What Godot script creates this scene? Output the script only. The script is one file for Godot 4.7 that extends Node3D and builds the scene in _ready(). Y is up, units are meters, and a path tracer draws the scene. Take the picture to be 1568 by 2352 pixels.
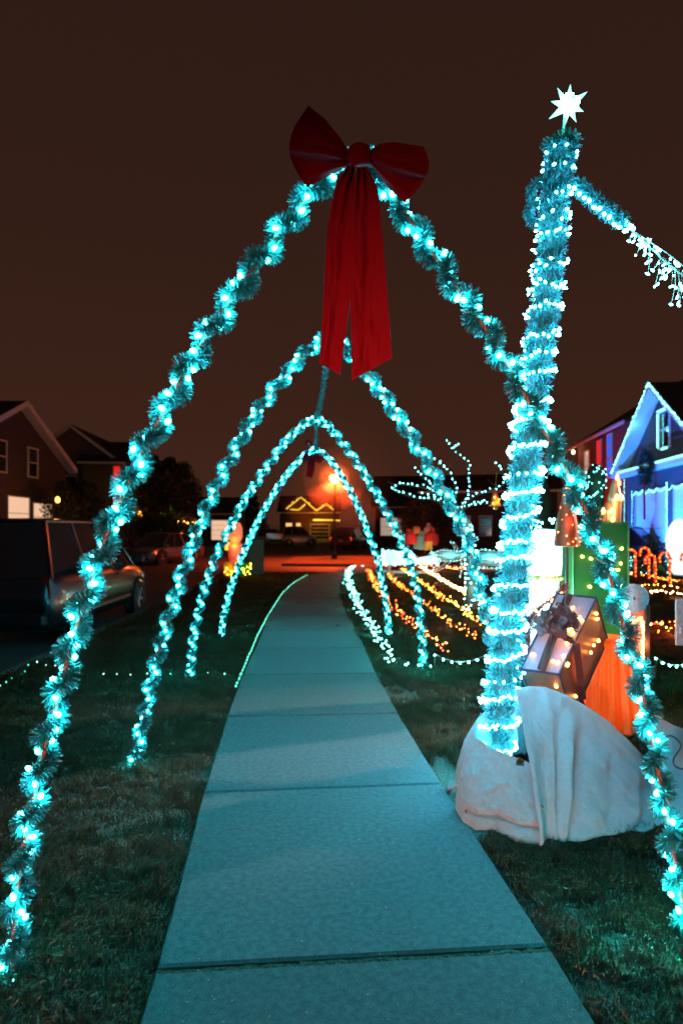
extends Node3D
# A light tunnel of garland arches over a pavement at night, in a street of decorated houses.
# The camera stands at the origin at eye height 1.5 m and looks along -Z.

const EYE := 1.5
const FOCAL := 1500.0      # picture units per unit of slope

var rng := RandomNumberGenerator.new()
var M := {}
var bulb_mesh: ArrayMesh
var bulb_far: ArrayMesh


# ---------------------------------------------------------------- helpers
class MB:
	var v := PackedVector3Array()
	var n := PackedVector3Array()
	var c := PackedColorArray()
	var uv := PackedVector2Array()
	var tint := Color(1, 1, 1)

	func put(p: Vector3, nn: Vector3, t := Vector2.ZERO) -> void:
		v.append(p)
		n.append(nn)
		c.append(tint)
		uv.append(t)

	func tri(a: Vector3, b: Vector3, d: Vector3) -> void:
		var nn := (b - a).cross(d - a).normalized()
		put(a, nn)
		put(d, nn)
		put(b, nn)

	func quad(a: Vector3, b: Vector3, d: Vector3, e: Vector3) -> void:
		var nn := (d - a).cross(e - b).normalized()
		put(a, nn, Vector2(0, 0)); put(d, nn, Vector2(1, 1)); put(b, nn, Vector2(1, 0))
		put(a, nn, Vector2(0, 0)); put(e, nn, Vector2(0, 1)); put(d, nn, Vector2(1, 1))

	func quad_n(a: Vector3, b: Vector3, d: Vector3, e: Vector3, na: Vector3, nb: Vector3, nd: Vector3, ne: Vector3) -> void:
		put(a, na); put(d, nd); put(b, nb)
		put(a, na); put(e, ne); put(d, nd)

	# box with chamfered edges; t places its centre
	func box(t: Transform3D, s: Vector3, bev := 0.0) -> void:
		var h := s * 0.5
		if bev <= 0.0:
			var p := []
			for k in 8:
				p.append(t * Vector3(h.x * (1 if k & 1 else -1), h.y * (1 if k & 2 else -1), h.z * (1 if k & 4 else -1)))
			quad(p[4], p[5], p[7], p[6]); quad(p[1], p[0], p[2], p[3])
			quad(p[5], p[1], p[3], p[7]); quad(p[0], p[4], p[6], p[2])
			quad(p[6], p[7], p[3], p[2]); quad(p[0], p[1], p[5], p[4])
			return
		var b: float = min(bev, min(h.x, min(h.y, h.z)) * 0.9)
		var f := func(sx: int, sy: int, sz: int, ax: int) -> Vector3:
			var q := Vector3(sx * (h.x - b), sy * (h.y - b), sz * (h.z - b))
			q[ax] += [sx, sy, sz][ax] * b
			return t * q
		for ax in 3:
			var u: int = (ax + 1) % 3
			var w: int = (ax + 2) % 3
			for sg in [-1, 1]:
				var q := []
				for k in [[-1, -1], [1, -1], [1, 1], [-1, 1]]:
					var sv := [0, 0, 0]
					sv[ax] = sg
					sv[u] = k[0] * sg
					sv[w] = k[1]
					q.append(f.call(sv[0], sv[1], sv[2], ax))
				quad(q[0], q[1], q[2], q[3])
			for su in [-1, 1]:
				for sw in [-1, 1]:
					var e := []
					for k in [[-1, u], [1, u], [1, w], [-1, w]]:
						var sv := [0, 0, 0]
						sv[ax] = k[0] * su * sw
						sv[u] = su
						sv[w] = sw
						e.append(f.call(sv[0], sv[1], sv[2], k[1]))
					quad(e[0], e[3], e[2], e[1])
		for sx in [-1, 1]:
			for sy in [-1, 1]:
				for sz in [-1, 1]:
					var a: Vector3 = f.call(sx, sy, sz, 0)
					var d: Vector3 = f.call(sx, sy, sz, 1)
					var e: Vector3 = f.call(sx, sy, sz, 2)
					if sx * sy * sz > 0: tri(a, d, e)
					else: tri(a, e, d)

	func bar(a: Vector3, b: Vector3, w: float, hgt: float, bev := 0.0) -> void:
		var y := (b - a).normalized()
		var x := y.cross(Vector3(0, 1, 0) if absf(y.y) < 0.9 else Vector3(0, 0, 1)).normalized()
		box(Transform3D(Basis(x, y, x.cross(y)), (a + b) * 0.5), Vector3(w, a.distance_to(b), hgt), bev)

	func tube(path: PackedVector3Array, r0: float, r1: float, sides := 6, caps := true) -> void:
		var k := path.size()
		if k < 2: return
		var ring := []
		var nr := []
		var ref := Vector3(0.31, 0.12, 0.94).normalized()
		for i in k:
			var t := (path[min(i + 1, k - 1)] - path[max(i - 1, 0)]).normalized()
			if absf(t.dot(ref)) > 0.95: ref = Vector3(0.9, 0.3, 0.2).normalized()
			var a := t.cross(ref).normalized()
			var b := t.cross(a).normalized()
			ref = a.cross(t).normalized()
			var r: float = lerp(r0, r1, float(i) / (k - 1))
			var pr := PackedVector3Array()
			var pn := PackedVector3Array()
			for j in sides:
				var g := TAU * j / sides
				var d := a * cos(g) + b * sin(g)
				pr.append(path[i] + d * r)
				pn.append(d)
			ring.append(pr)
			nr.append(pn)
		for i in k - 1:
			for j in sides:
				var j2: int = (j + 1) % sides
				quad_n(ring[i][j], ring[i][j2], ring[i + 1][j2], ring[i + 1][j], nr[i][j], nr[i][j2], nr[i + 1][j2], nr[i + 1][j])
		if caps:
			for j in sides:
				var j2: int = (j + 1) % sides
				tri(path[0], ring[0][j2], ring[0][j])
				tri(path[k - 1], ring[k - 1][j], ring[k - 1][j2])

	func lathe(prof: Array, segs: int, t: Transform3D) -> void:
		for i in prof.size() - 1:
			var p: Vector2 = prof[i]
			var q: Vector2 = prof[i + 1]
			var sl := Vector2(q.y - p.y, p.x - q.x).normalized()
			for j in segs:
				var g := TAU * j / segs
				var g2 := TAU * (j + 1) / segs
				var d := Vector3(cos(g), 0, sin(g))
				var d2 := Vector3(cos(g2), 0, sin(g2))
				var na := (t.basis * (d * sl.x + Vector3(0, sl.y, 0))).normalized()
				var nb := (t.basis * (d2 * sl.x + Vector3(0, sl.y, 0))).normalized()
				quad_n(t * (d * p.x + Vector3(0, p.y, 0)), t * (d * q.x + Vector3(0, q.y, 0)), t * (d2 * q.x + Vector3(0, q.y, 0)), t * (d2 * p.x + Vector3(0, p.y, 0)), na, na, nb, nb)

	func ball(t: Transform3D, rings := 6, segs := 8) -> void:
		var at := func(i: int, j: int) -> Vector3:
			var a := PI * i / rings
			var b := TAU * j / segs
			return Vector3(sin(a) * cos(b), cos(a), sin(a) * sin(b))
		var nb := t.basis.inverse().transposed()
		for i in rings:
			for j in segs:
				var a: Vector3 = at.call(i, j)
				var b: Vector3 = at.call(i, j + 1)
				var d: Vector3 = at.call(i + 1, j + 1)
				var e: Vector3 = at.call(i + 1, j)
				quad_n(t * a, t * b, t * d, t * e, (nb * a).normalized(), (nb * b).normalized(), (nb * d).normalized(), (nb * e).normalized())

	# smooth sheet over a grid of points, with thickness th (0: single surface)
	func sheet(g: Array, th := 0.0) -> void:
		var r := g.size()
		var k: int = g[0].size()
		var nn := []
		for i in r:
			var row := PackedVector3Array()
			for j in k:
				var du: Vector3 = g[i][min(j + 1, k - 1)] - g[i][max(j - 1, 0)]
				var dv: Vector3 = g[min(i + 1, r - 1)][j] - g[max(i - 1, 0)][j]
				row.append(dv.cross(du).normalized())
			nn.append(row)
		for i in r - 1:
			for j in k - 1:
				quad_n(g[i][j], g[i + 1][j], g[i + 1][j + 1], g[i][j + 1], nn[i][j], nn[i + 1][j], nn[i + 1][j + 1], nn[i][j + 1])
				if th > 0.0:
					var a: Vector3 = g[i][j] - nn[i][j] * th
					var b: Vector3 = g[i + 1][j] - nn[i + 1][j] * th
					var d: Vector3 = g[i + 1][j + 1] - nn[i + 1][j + 1] * th
					var e: Vector3 = g[i][j + 1] - nn[i][j + 1] * th
					quad_n(e, d, b, a, -nn[i][j + 1], -nn[i + 1][j + 1], -nn[i + 1][j], -nn[i][j])
		if th > 0.0:
			for j in k - 1:
				quad(g[0][j], g[0][j + 1], g[0][j + 1] - nn[0][j + 1] * th, g[0][j] - nn[0][j] * th)
				quad(g[r - 1][j + 1], g[r - 1][j], g[r - 1][j] - nn[r - 1][j] * th, g[r - 1][j + 1] - nn[r - 1][j + 1] * th)
			for i in r - 1:
				quad(g[i + 1][0], g[i][0], g[i][0] - nn[i][0] * th, g[i + 1][0] - nn[i + 1][0] * th)
				quad(g[i][k - 1], g[i + 1][k - 1], g[i + 1][k - 1] - nn[i + 1][k - 1] * th, g[i][k - 1] - nn[i][k - 1] * th)

	func mesh() -> ArrayMesh:
		var a := []
		a.resize(Mesh.ARRAY_MAX)
		a[Mesh.ARRAY_VERTEX] = v
		a[Mesh.ARRAY_NORMAL] = n
		a[Mesh.ARRAY_COLOR] = c
		a[Mesh.ARRAY_TEX_UV] = uv
		var m := ArrayMesh.new()
		m.add_surface_from_arrays(Mesh.PRIMITIVE_TRIANGLES, a)
		return m


func at(px: float, py: float, d: float) -> Vector3:      # a point d metres in front of the camera
	return Vector3((px - 784.0) / FOCAL * d, EYE - (py - 1215.0) / FOCAL * d, -d)


func gp(px: float, py: float, h := 0.0) -> Vector3:      # a point on the ground (h above it)
	var d := FOCAL * (EYE - h) / (py - 1215.0)
	return Vector3((px - 784.0) / FOCAL * d, h, -d)


func thing(called: String, label: String, category: String, where := Vector3.ZERO, group := "") -> Node3D:
	var o := Node3D.new()
	o.name = called
	o.position = where
	tag(o, label, category, group)
	add_child(o, true)
	return o


func tag(o: Node3D, label: String, category: String, group := "", kind := "") -> void:
	if label != "": o.set_meta("label", label)
	if category != "": o.set_meta("category", category)
	if group != "": o.set_meta("group", group)
	if kind != "": o.set_meta("kind", kind)


func part(parent: Node3D, called: String, mesh: Mesh, mat: Material, label := "", kind := "") -> MeshInstance3D:
	var o := MeshInstance3D.new()
	o.name = called
	o.mesh = mesh
	o.material_override = null
	for s in mesh.get_surface_count():
		o.set_surface_override_material(s, mat)
	tag(o, label, "", "", kind)
	parent.add_child(o, true)
	return o


func struct(called: String, mesh: Mesh, mat: Material) -> MeshInstance3D:
	return part(self, called, mesh, mat, "", "structure")


func bulbs_at(parent: Node3D, pts: PackedVector3Array, mat: Material, mesh: Mesh, most := 300, called := "bulb") -> void:
	# each bulb a part; past the limit one part of all the rest
	for i in min(most, pts.size()):
		var o := part(parent, called, mesh, mat)
		o.transform = Transform3D(Basis.from_euler(Vector3(rng.randf_range(-1.3, 1.3), rng.randf() * TAU, rng.randf_range(-1.3, 1.3))), parent.transform.affine_inverse() * pts[i])
	if pts.size() > most:
		bulb_mass(parent, pts.slice(most), mat, mesh, "small_bulbs")


func bulb_mass(parent: Node3D, pts: PackedVector3Array, mat: Material, mesh: Mesh, called := "bulbs", scale := 1.0) -> void:
	if pts.is_empty(): return
	var mm := MultiMesh.new()
	mm.transform_format = MultiMesh.TRANSFORM_3D
	mm.mesh = mesh
	mm.instance_count = pts.size()
	for i in pts.size():
		var b := Basis.from_euler(Vector3(rng.randf_range(-1.3, 1.3), rng.randf() * TAU, rng.randf_range(-1.3, 1.3))).scaled(Vector3.ONE * scale * rng.randf_range(0.85, 1.15))
		mm.set_instance_transform(i, Transform3D(b, parent.transform.affine_inverse() * pts[i]))
	var o := MultiMeshInstance3D.new()
	o.name = called
	o.multimesh = mm
	o.material_override = mat
	o.set_meta("kind", "stuff")
	parent.add_child(o, true)


func lamp(parent: Node3D, where: Vector3, color: Color, energy: float, size := 0.02, reach := 30.0) -> void:
	var l := OmniLight3D.new()
	l.name = "light"
	l.light_color = color
	l.light_energy = energy
	l.light_size = size
	l.omni_range = reach
	l.omni_attenuation = 2.0
	l.shadow_enabled = true
	parent.add_child(l, true)
	l.position = parent.transform.affine_inverse() * where


func smooth(pts: Array, step: float) -> PackedVector3Array:     # Catmull-Rom through the points, about one point each step
	var out := PackedVector3Array()
	var k := pts.size()
	for i in k - 1:
		var p0: Vector3 = pts[max(i - 1, 0)]
		var p1: Vector3 = pts[i]
		var p2: Vector3 = pts[i + 1]
		var p3: Vector3 = pts[min(i + 2, k - 1)]
		var m: int = max(1, int(ceil(p1.distance_to(p2) / step)))
		for j in m:
			out.append(p1.cubic_interpolate(p2, p0, p3, float(j) / m))
	out.append(pts[k - 1])
	return out


func helix(path: PackedVector3Array, hr: float, pitch: float, phase: float, ref: Vector3, step := 0.01) -> PackedVector3Array:
	var out := PackedVector3Array()
	var s := 0.0
	var carry := 0.0
	for i in path.size() - 1:
		var a := path[i]
		var b := path[i + 1]
		var l := a.distance_to(b)
		if l < 1e-6: continue
		var t := (b - a) / l
		var u := t.cross(ref).normalized()
		var w := t.cross(u)
		var d := carry
		while d < l:
			var g := TAU * (s + d) / pitch + phase
			out.append(a + t * d + (u * cos(g) + w * sin(g)) * hr)
			d += step
		carry = d - l
		s += l
	return out


func tinsel(core: PackedVector3Array, bl: float, bw: float, dens: float, hue: Color, lean := 0.35) -> ArrayMesh:
	# flat bristles standing out round a wire
	var total := 0.0
	for i in core.size() - 1:
		total += core[i].distance_to(core[i + 1])
	var v := PackedVector3Array()
	var n := PackedVector3Array()
	var c := PackedColorArray()
	var left := 0.0
	for i in core.size() - 1:
		var a := core[i]
		var seg := core[i + 1] - a
		var l := seg.length()
		if l < 1e-6: continue
		var t := seg / l
		var u := t.cross(Vector3(0.2, 0.35, 0.9)).normalized()
		var w := t.cross(u)
		left += l * dens
		while left > 0.0:
			left -= 1.0
			var g := rng.randf() * TAU
			var d := (u * cos(g) + w * sin(g) + t * rng.randfn(0.0, lean)).normalized()
			var p := a + seg * rng.randf()
			var side := d.cross(Vector3(rng.randfn(), rng.randfn(), rng.randfn())).normalized()
			var nn := side.cross(d)
			var q := p + d * bl * rng.randf_range(0.72, 1.06) + Vector3(0, -0.06 * bl, 0)
			var s0 := side * bw * 0.5
			var s1 := side * bw * 0.36
			var k := rng.randf_range(0.55, 1.35)
			var col := Color(hue.r * k, hue.g * k, hue.b * k * rng.randf_range(0.8, 1.2))
			v.append(p - s0); v.append(q + s1); v.append(p + s0)
			v.append(p - s0); v.append(q - s1); v.append(q + s1)
			for m in 6:
				n.append(nn)
				c.append(col)
	var arr := []
	arr.resize(Mesh.ARRAY_MAX)
	arr[Mesh.ARRAY_VERTEX] = v
	arr[Mesh.ARRAY_NORMAL] = n
	arr[Mesh.ARRAY_COLOR] = c
	var m2 := ArrayMesh.new()
	m2.add_surface_from_arrays(Mesh.PRIMITIVE_TRIANGLES, arr)
	return m2


func moved(path: PackedVector3Array, by: Vector3) -> PackedVector3Array:
	var o := PackedVector3Array()
	for p in path: o.append(p - by)
	return o


# ---------------------------------------------------------------- materials
func lin(r: float, g: float, b: float) -> Color:
	return Color(r, g, b).linear_to_srgb()


func mat(called: String, c: Color, rough := 0.8, metal := 0.0) -> StandardMaterial3D:
	var m := StandardMaterial3D.new()
	m.resource_name = called
	m.albedo_color = c
	m.roughness = rough
	m.metallic = metal
	M[called] = m
	return m


func glow(called: String, c: Color, energy: float, body := Color(0.8, 0.8, 0.8)) -> StandardMaterial3D:
	var m := mat(called, body, 0.3)
	m.emission_enabled = true
	m.emission = c
	m.emission_energy_multiplier = energy
	return m


func noise_tex(freq: float, lo: Color, hi: Color, oct := 4, size := 512, sd := 1, mid := Color(-1, 0, 0)) -> NoiseTexture2D:
	var f := FastNoiseLite.new()
	f.seed = sd
	f.noise_type = FastNoiseLite.TYPE_SIMPLEX_SMOOTH
	f.frequency = freq
	f.fractal_octaves = oct
	var t := NoiseTexture2D.new()
	t.width = size
	t.height = size
	t.seamless = true
	t.noise = f
	var g := Gradient.new()
	g.set_color(0, lo)
	g.set_color(1, hi)
	if mid.r >= 0: g.add_point(0.5, mid)
	t.color_ramp = g
	return t


func grained(m: StandardMaterial3D, tex: Texture2D, scale: float, bump: Texture2D = null, bump_cm := 0.2) -> StandardMaterial3D:
	m.albedo_texture = tex
	m.uv1_triplanar = true
	m.uv1_world_triplanar = true
	m.uv1_scale = Vector3.ONE * scale
	if bump:
		m.heightmap_enabled = true
		m.heightmap_texture = bump
		m.heightmap_scale = bump_cm
	return m


func make_materials() -> void:
	var fine := noise_tex(0.09, Color(0, 0, 0), Color(1, 1, 1), 5, 512, 3)
	var conc := noise_tex(0.045, lin(0.14, 0.155, 0.152), lin(0.275, 0.295, 0.288), 7, 1024, 5)
	var speck := noise_tex(0.35, Color(0.35, 0.35, 0.34), Color(1, 1, 1), 4, 1024, 8, Color(0.86, 0.86, 0.86))
	var grit := noise_tex(0.40, Color(0, 0, 0), Color(1, 1, 1), 3, 1024, 13)
	var cm := grained(mat("concrete", Color(1, 1, 1), 0.86), conc, 0.55, grit, 0.18)
	cm.detail_enabled = true
	cm.detail_blend_mode = BaseMaterial3D.BLEND_MODE_MUL
	cm.detail_albedo = speck
	cm.detail_uv_layer = BaseMaterial3D.DETAIL_UV_1
	for k in 3:       # slabs poured at different times
		var cv: StandardMaterial3D = cm.duplicate()
		var tone: float = [0.93, 1.0, 0.965][k]
		cv.albedo_color = Color(tone, tone, tone * [0.99, 1.0, 1.01][k])
		cv.uv1_offset = Vector3(0.37, 0.11, 0.53) * k
		M["concrete_%d" % k] = cv
	grained(mat("kerb_concrete", Color(0.85, 0.85, 0.85), 0.9), conc, 0.8, fine, 0.2)
	grained(mat("asphalt", Color(1, 1, 1), 0.75), noise_tex(0.15, lin(0.035, 0.035, 0.036), lin(0.11, 0.108, 0.105), 5, 512, 11), 1.1, fine, 0.4)
	grained(mat("soil", Color(1, 1, 1), 0.95), noise_tex(0.05, lin(0.05, 0.04, 0.026), lin(0.20, 0.165, 0.11), 6, 512, 21, lin(0.11, 0.095, 0.06)), 1.3, fine, 1.2)
	var gm := mat("grass_blades", Color(1, 1, 1), 0.6)
	gm.vertex_color_use_as_albedo = true
	gm.backlight_enabled = true
	gm.backlight = Color(0.5, 0.5, 0.4)
	var tm := mat("tinsel", Color(1, 1, 1), 0.38)
	tm.vertex_color_use_as_albedo = true
	tm.metallic_specular = 0.6
	tm.backlight_enabled = true
	tm.backlight = Color(0.45, 0.5, 0.5)
	grained(mat("red_pipe", Color(1, 1, 1), 0.45), noise_tex(0.05, lin(0.42, 0.075, 0.03), lin(0.62, 0.17, 0.10), 4, 256, 31), 4.0)
	mat("bark", lin(0.06, 0.04, 0.03), 0.9)
	mat("wire", lin(0.02, 0.05, 0.035), 0.6)
	mat("white_wire", lin(0.6, 0.62, 0.6), 0.5)
	var vel := grained(mat("red_velvet", Color(1, 1, 1), 0.72), noise_tex(0.12, lin(0.28, 0.0008, 0.005), lin(0.40, 0.0015, 0.009), 4, 512, 41), 6.0, noise_tex(0.4, Color(0, 0, 0), Color(1, 1, 1), 2, 512, 42), 0.05)
	vel.rim_enabled = true
	vel.rim = 0.05
	vel.metallic_specular = 0.25
	vel.rim_tint = 0.9
	vel.backlight_enabled = true
	vel.backlight = Color(0.42, 0.3, 0.3)
	var fl := grained(mat("fleece", Color(1, 1, 1), 1.0), noise_tex(0.03, lin(0.25, 0.235, 0.235), lin(0.35, 0.335, 0.335), 5, 512, 51), 2.2, noise_tex(0.3, Color(0, 0, 0), Color(1, 1, 1), 4, 512, 52), 0.5)
	fl.rim_enabled = true
	fl.rim = 0.5
	# lights
	glow("cyan_bulb", lin(0.018, 0.80, 1.0), 225.0)
	glow("column_bulb", lin(0.08, 0.62, 1.0), 118.0)
	glow("edge_bulb", lin(0.14, 1.0, 0.80), 40.0)
	glow("white_bulb", lin(0.16, 0.92, 1.0), 40.0)
	glow("small_white_bulb", lin(0.18, 0.95, 0.95), 22.0)
	glow("orange_bulb", lin(1.0, 0.16, 0.010), 26.0)
	glow("amber_bulb", lin(1.0, 0.36, 0.045), 30.0)
	glow("warm_bulb", lin(1.0, 0.50, 0.20), 60.0)
	glow("red_bulb", lin(1.0, 0.025, 0.01), 24.0)
	glow("green_bulb", lin(0.02, 0.8, 0.42), 30.0)
	glow("yellow_bulb", lin(1.0, 0.62, 0.05), 40.0)
	glow("blue_glow", lin(0.03, 0.25, 1.0), 1.6)


func _ready() -> void:
	rng.seed = 20241
	# ------------------------------------------------ camera, sky, exposure
	var ca := CameraAttributesPhysical.new()
	ca.frustum_focal_length = 23.0
	ca.frustum_focus_distance = 2.7
	ca.frustum_near = 0.05
	ca.frustum_far = 600.0
	ca.exposure_aperture = 2.6
	var cam := Camera3D.new()
	cam.name = "camera"
	cam.attributes = ca
	cam.projection = Camera3D.PROJECTION_FRUSTUM
	cam.near = 0.05
	cam.far = 600.0
	cam.size = 0.05 * 2352.0 / FOCAL
	cam.frustum_offset = Vector2(0.0, 0.05 * 39.0 / FOCAL)
	add_child(cam)
	cam.position = Vector3(0, EYE, 0)
	var sky := ProceduralSkyMaterial.new()
	sky.sky_top_color = lin(0.026, 0.0112, 0.0078)
	sky.sky_horizon_color = lin(0.054, 0.019, 0.0105)
	sky.sky_curve = 0.22
	sky.ground_horizon_color = lin(0.02, 0.009, 0.006)
	sky.ground_bottom_color = lin(0.01, 0.006, 0.004)
	sky.sun_angle_max = 0.0
	var env := Environment.new()
	env.background_mode = Environment.BG_SKY
	env.sky = Sky.new()
	env.sky.sky_material = sky
	env.tonemap_mode = Environment.TONE_MAPPER_LINEAR
	env.tonemap_exposure = 1.0
	env.sdfgi_enabled = true
	env.ssao_enabled = true
	env.ssil_enabled = true
	env.volumetric_fog_enabled = true
	env.volumetric_fog_density = 0.0
	var we := WorldEnvironment.new()
	we.name = "night_air"
	we.environment = env
	add_child(we)
	make_materials()
	bulb_mesh = make_bulb(0.0092, 0.025)
	bulb_far = make_bulb(0.0075, 0.022)

	build_setting()
	build_houses()
	build_trees()
	build_cars()
	build_arches()
	build_column()
	build_bows()
	build_blanket()
	build_presents()
	build_lawn_lights()
	build_far_yard()
	build_lamps()
	build_grass()
	build_litter()


func make_bulb(r: float, l: float) -> ArrayMesh:
	var b := MB.new()
	b.lathe([Vector2(0.0, l * 0.62), Vector2(r * 0.55, l * 0.5), Vector2(r, l * 0.15), Vector2(r, -l * 0.2), Vector2(r * 0.6, -l * 0.38), Vector2(0, -l * 0.38)], 7, Transform3D())
	return b.mesh()


# ---------------------------------------------------------------- setting
const WALK := [[0.4, 0.19], [2.284, 0.058], [3.79, -0.10], [5.29, -0.226], [6.76, -0.33], [8.25, -0.40], [9.75, -0.48], [11.25, -0.57], [12.75, -0.65], [14.25, -0.70], [15.75, -0.73], [17.25, -0.74], [18.7, -0.70], [20.1, -0.56], [21.4, -0.30], [22.6, 0.12]]
const HALF := 0.69


func walk_x(z: float) -> float:
	for i in WALK.size() - 1:
		if z <= WALK[i + 1][0]:
			return lerp(float(WALK[i][1]), float(WALK[i + 1][1]), clampf((z - WALK[i][0]) / (WALK[i + 1][0] - WALK[i][0]), -1.0, 1.0))
	return WALK[-1][1]


func kerb_x(z: float) -> float:
	return -3.30 - 0.030 * z if z < 16.0 else -3.78 - 0.06 * (z - 16.0)


func build_setting() -> void:
	var b := MB.new()
	b.box(Transform3D(Basis(), Vector3(0, -0.24, -150)), Vector3(500, 0.2, 420))
	struct("ground", b.mesh(), M.soil)
	# lawns: left strip between kerb and walk, right lawn to the houses
	for side in [-1, 1]:
		var top := []
		for i in 45:
			var z := -3.0 + i * 0.6
			var xa := kerb_x(z) + 0.08 if side < 0 else walk_x(z) + HALF - 0.06
			var xb := walk_x(z) - HALF + 0.06 if side < 0 else xa + 40.0
			var row := PackedVector3Array()
			for j in 9:
				var f := float(j) / 8.0
				if side > 0: f = f * f
				var x: float = lerp(xa, xb, f)
				var edge: float = min(f, 1.0 - f) if side < 0 else f
				row.append(Vector3(x, -0.035 + 0.02 * smoothstep(0.0, 0.15, edge) + 0.012 * sin(x * 1.7 + z * 0.9) * smoothstep(0.0, 0.2, edge), -z))
			top.append(row)
		b = MB.new()
		b.sheet(top)
		# skirts down to the ground
		for i in 44:
			for e in [0, 8]:
				b.quad(top[i][e], top[i + 1][e], top[i + 1][e] - Vector3(0, 0.2, 0), top[i][e] - Vector3(0, 0.2, 0))
		for j in 8:
			b.quad(top[44][j], top[44][j + 1], top[44][j + 1] - Vector3(0, 0.2, 0), top[44][j] - Vector3(0, 0.2, 0))
		struct("lawn", b.mesh(), M.soil)
	# asphalt
	b = MB.new()
	b.quad(Vector3(-11.5, -0.13, 6), Vector3(-2.9, -0.13, 6), Vector3(-2.9, -0.13, -140), Vector3(-11.5, -0.13, -140))
	struct("road", b.mesh(), M.asphalt)
	b = MB.new()
	b.quad(Vector3(-2.898, -0.126, -23.6), Vector3(40, -0.126, -23.6), Vector3(40, -0.126, -29.0), Vector3(-2.898, -0.126, -29.0))
	struct("road", b.mesh(), M.asphalt)
	b = MB.new()
	b.quad(Vector3(-2.898, -0.122, -37.0), Vector3(40, -0.122, -37.0), Vector3(40, -0.122, -60.0), Vector3(-2.898, -0.122, -60.0))
	struct("road", b.mesh(), M.asphalt)
	# kerb stones
	var kb := Node3D.new()
	kb.name = "kerb"
	kb.set_meta("kind", "structure")
	add_child(kb)
	for i in 14:
		var z0 := -2.0 + i * 1.8
		var z1 := z0 + 1.79
		b = MB.new()
		var a := Vector3(kerb_x(z0), -0.08, -z0)
		var d := Vector3(kerb_x(z1), -0.08, -z1)
		b.bar(a, d, 0.16, 0.16, 0.018)
		part(kb, "kerb_stone", b.mesh(), M.kerb_concrete)
	b = MB.new()
	b.box(Transform3D(Basis(), Vector3(-11.6, -0.09, -70)), Vector3(0.2, 0.18, 150), 0.02)
	part(kb, "kerb_stone", b.mesh(), M.kerb_concrete)
	# the island that carries the lamp and the verge beyond
	b = MB.new()
	var ring := [Vector2(-2.6, 28.6), Vector2(0.0, 28.1), Vector2(3.2, 29.2), Vector2(9.0, 31.5), Vector2(9.0, 36.5), Vector2(0.5, 36.8), Vector2(-2.6, 35.0)]
	for i in ring.size():
		var p: Vector2 = ring[i]
		var q: Vector2 = ring[(i + 1) % ring.size()]
		b.tri(Vector3(1, 0.03, -32), Vector3(p.x, -0.01, -p.y), Vector3(q.x, -0.01, -q.y))
		b.quad(Vector3(p.x, -0.2, -p.y), Vector3(q.x, -0.2, -q.y), Vector3(q.x, -0.01, -q.y), Vector3(p.x, -0.01, -p.y))
	struct("lawn", b.mesh(), M.soil)
	# pavement slabs
	var sw := Node3D.new()
	sw.name = "sidewalk"
	sw.set_meta("kind", "structure")
	add_child(sw)
	for i in WALK.size() - 1:
		var p := Vector2(WALK[i][1], WALK[i][0])
		var q := Vector2(WALK[i + 1][1], WALK[i + 1][0])
		var pp: Vector2 = Vector2(WALK[i - 1][1], WALK[i - 1][0]) if i > 0 else p - (q - p)
		var qq: Vector2 = Vector2(WALK[i + 2][1], WALK[i + 2][0]) if i + 2 < WALK.size() else q + (q - p)
		var n0 := (q - pp).normalized().orthogonal() * HALF
		var n1 := (qq - p).normalized().orthogonal() * HALF
		var dir := (q - p).normalized()
		var g0: float = 0.017 if i == 1 else 0.005 + 0.0012 * p.y
		var g1: float = 0.017 if i == 0 else 0.005 + 0.0012 * q.y
		var rise := rng.randf_range(-0.004, 0.004)
		b = MB.new()
		var c4 := [p + n0 + dir * g0, p - n0 + dir * g0, q - n1 - dir * g1, q + n1 - dir * g1]
		var bev := 0.009
		var mid := (p + q) * 0.5
		var lo := []
		var hi := []
		for c in c4:
			lo.append(Vector3(c.x, rise - bev, -c.y))
			var t: Vector2 = c + (mid - c).normalized() * bev * 1.6
			hi.append(Vector3(t.x, rise, -t.y))
		b.quad(hi[3], hi[2], hi[1], hi[0])
		for k in 4:
			var k2: int = (k + 1) % 4
			b.quad(lo[k2], lo[k], hi[k], hi[k2])
			b.quad(lo[k2] - Vector3(0, 0.09, 0), lo[k] - Vector3(0, 0.09, 0), lo[k], lo[k2])
		part(sw, "slab", b.mesh(), M["concrete_%d" % [0, 1, 2, 0, 2, 1, 1, 0, 2][i % 9]])
		# soil and thatch that fill the joint at the slab's far end
		if i < 7:
			var fill := []
			for j in 41:
				var u := j / 40.0
				var e0 := (q - n1).lerp(q + n1, u)
				var hgt := -0.010 - 0.006 * rng.randf() if i > 0 else -0.007 - 0.009 * rng.randf()
				fill.append([Vector3(e0.x - dir.x * (g1 + 0.004), hgt - 0.003, -(e0.y - dir.y * (g1 + 0.004))), Vector3(e0.x, hgt, -e0.y), Vector3(e0.x + dir.x * (g1 + 0.004), hgt - 0.003, -(e0.y + dir.y * (g1 + 0.004)))])
			var fb := MB.new()
			for j in 40:
				for m in 2: fb.quad(fill[j][m], fill[j + 1][m], fill[j + 1][m + 1], fill[j][m + 1])
			part(sw, "joint_fill", fb.mesh(), M.soil)
	b = MB.new()
	b.quad(Vector3(-0.35, -0.02, -22.5), Vector3(1.2, -0.02, -22.1), Vector3(2.6, -0.02, -28.4), Vector3(0.6, -0.02, -28.3))
	struct("path", b.mesh(), M.concrete)


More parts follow.
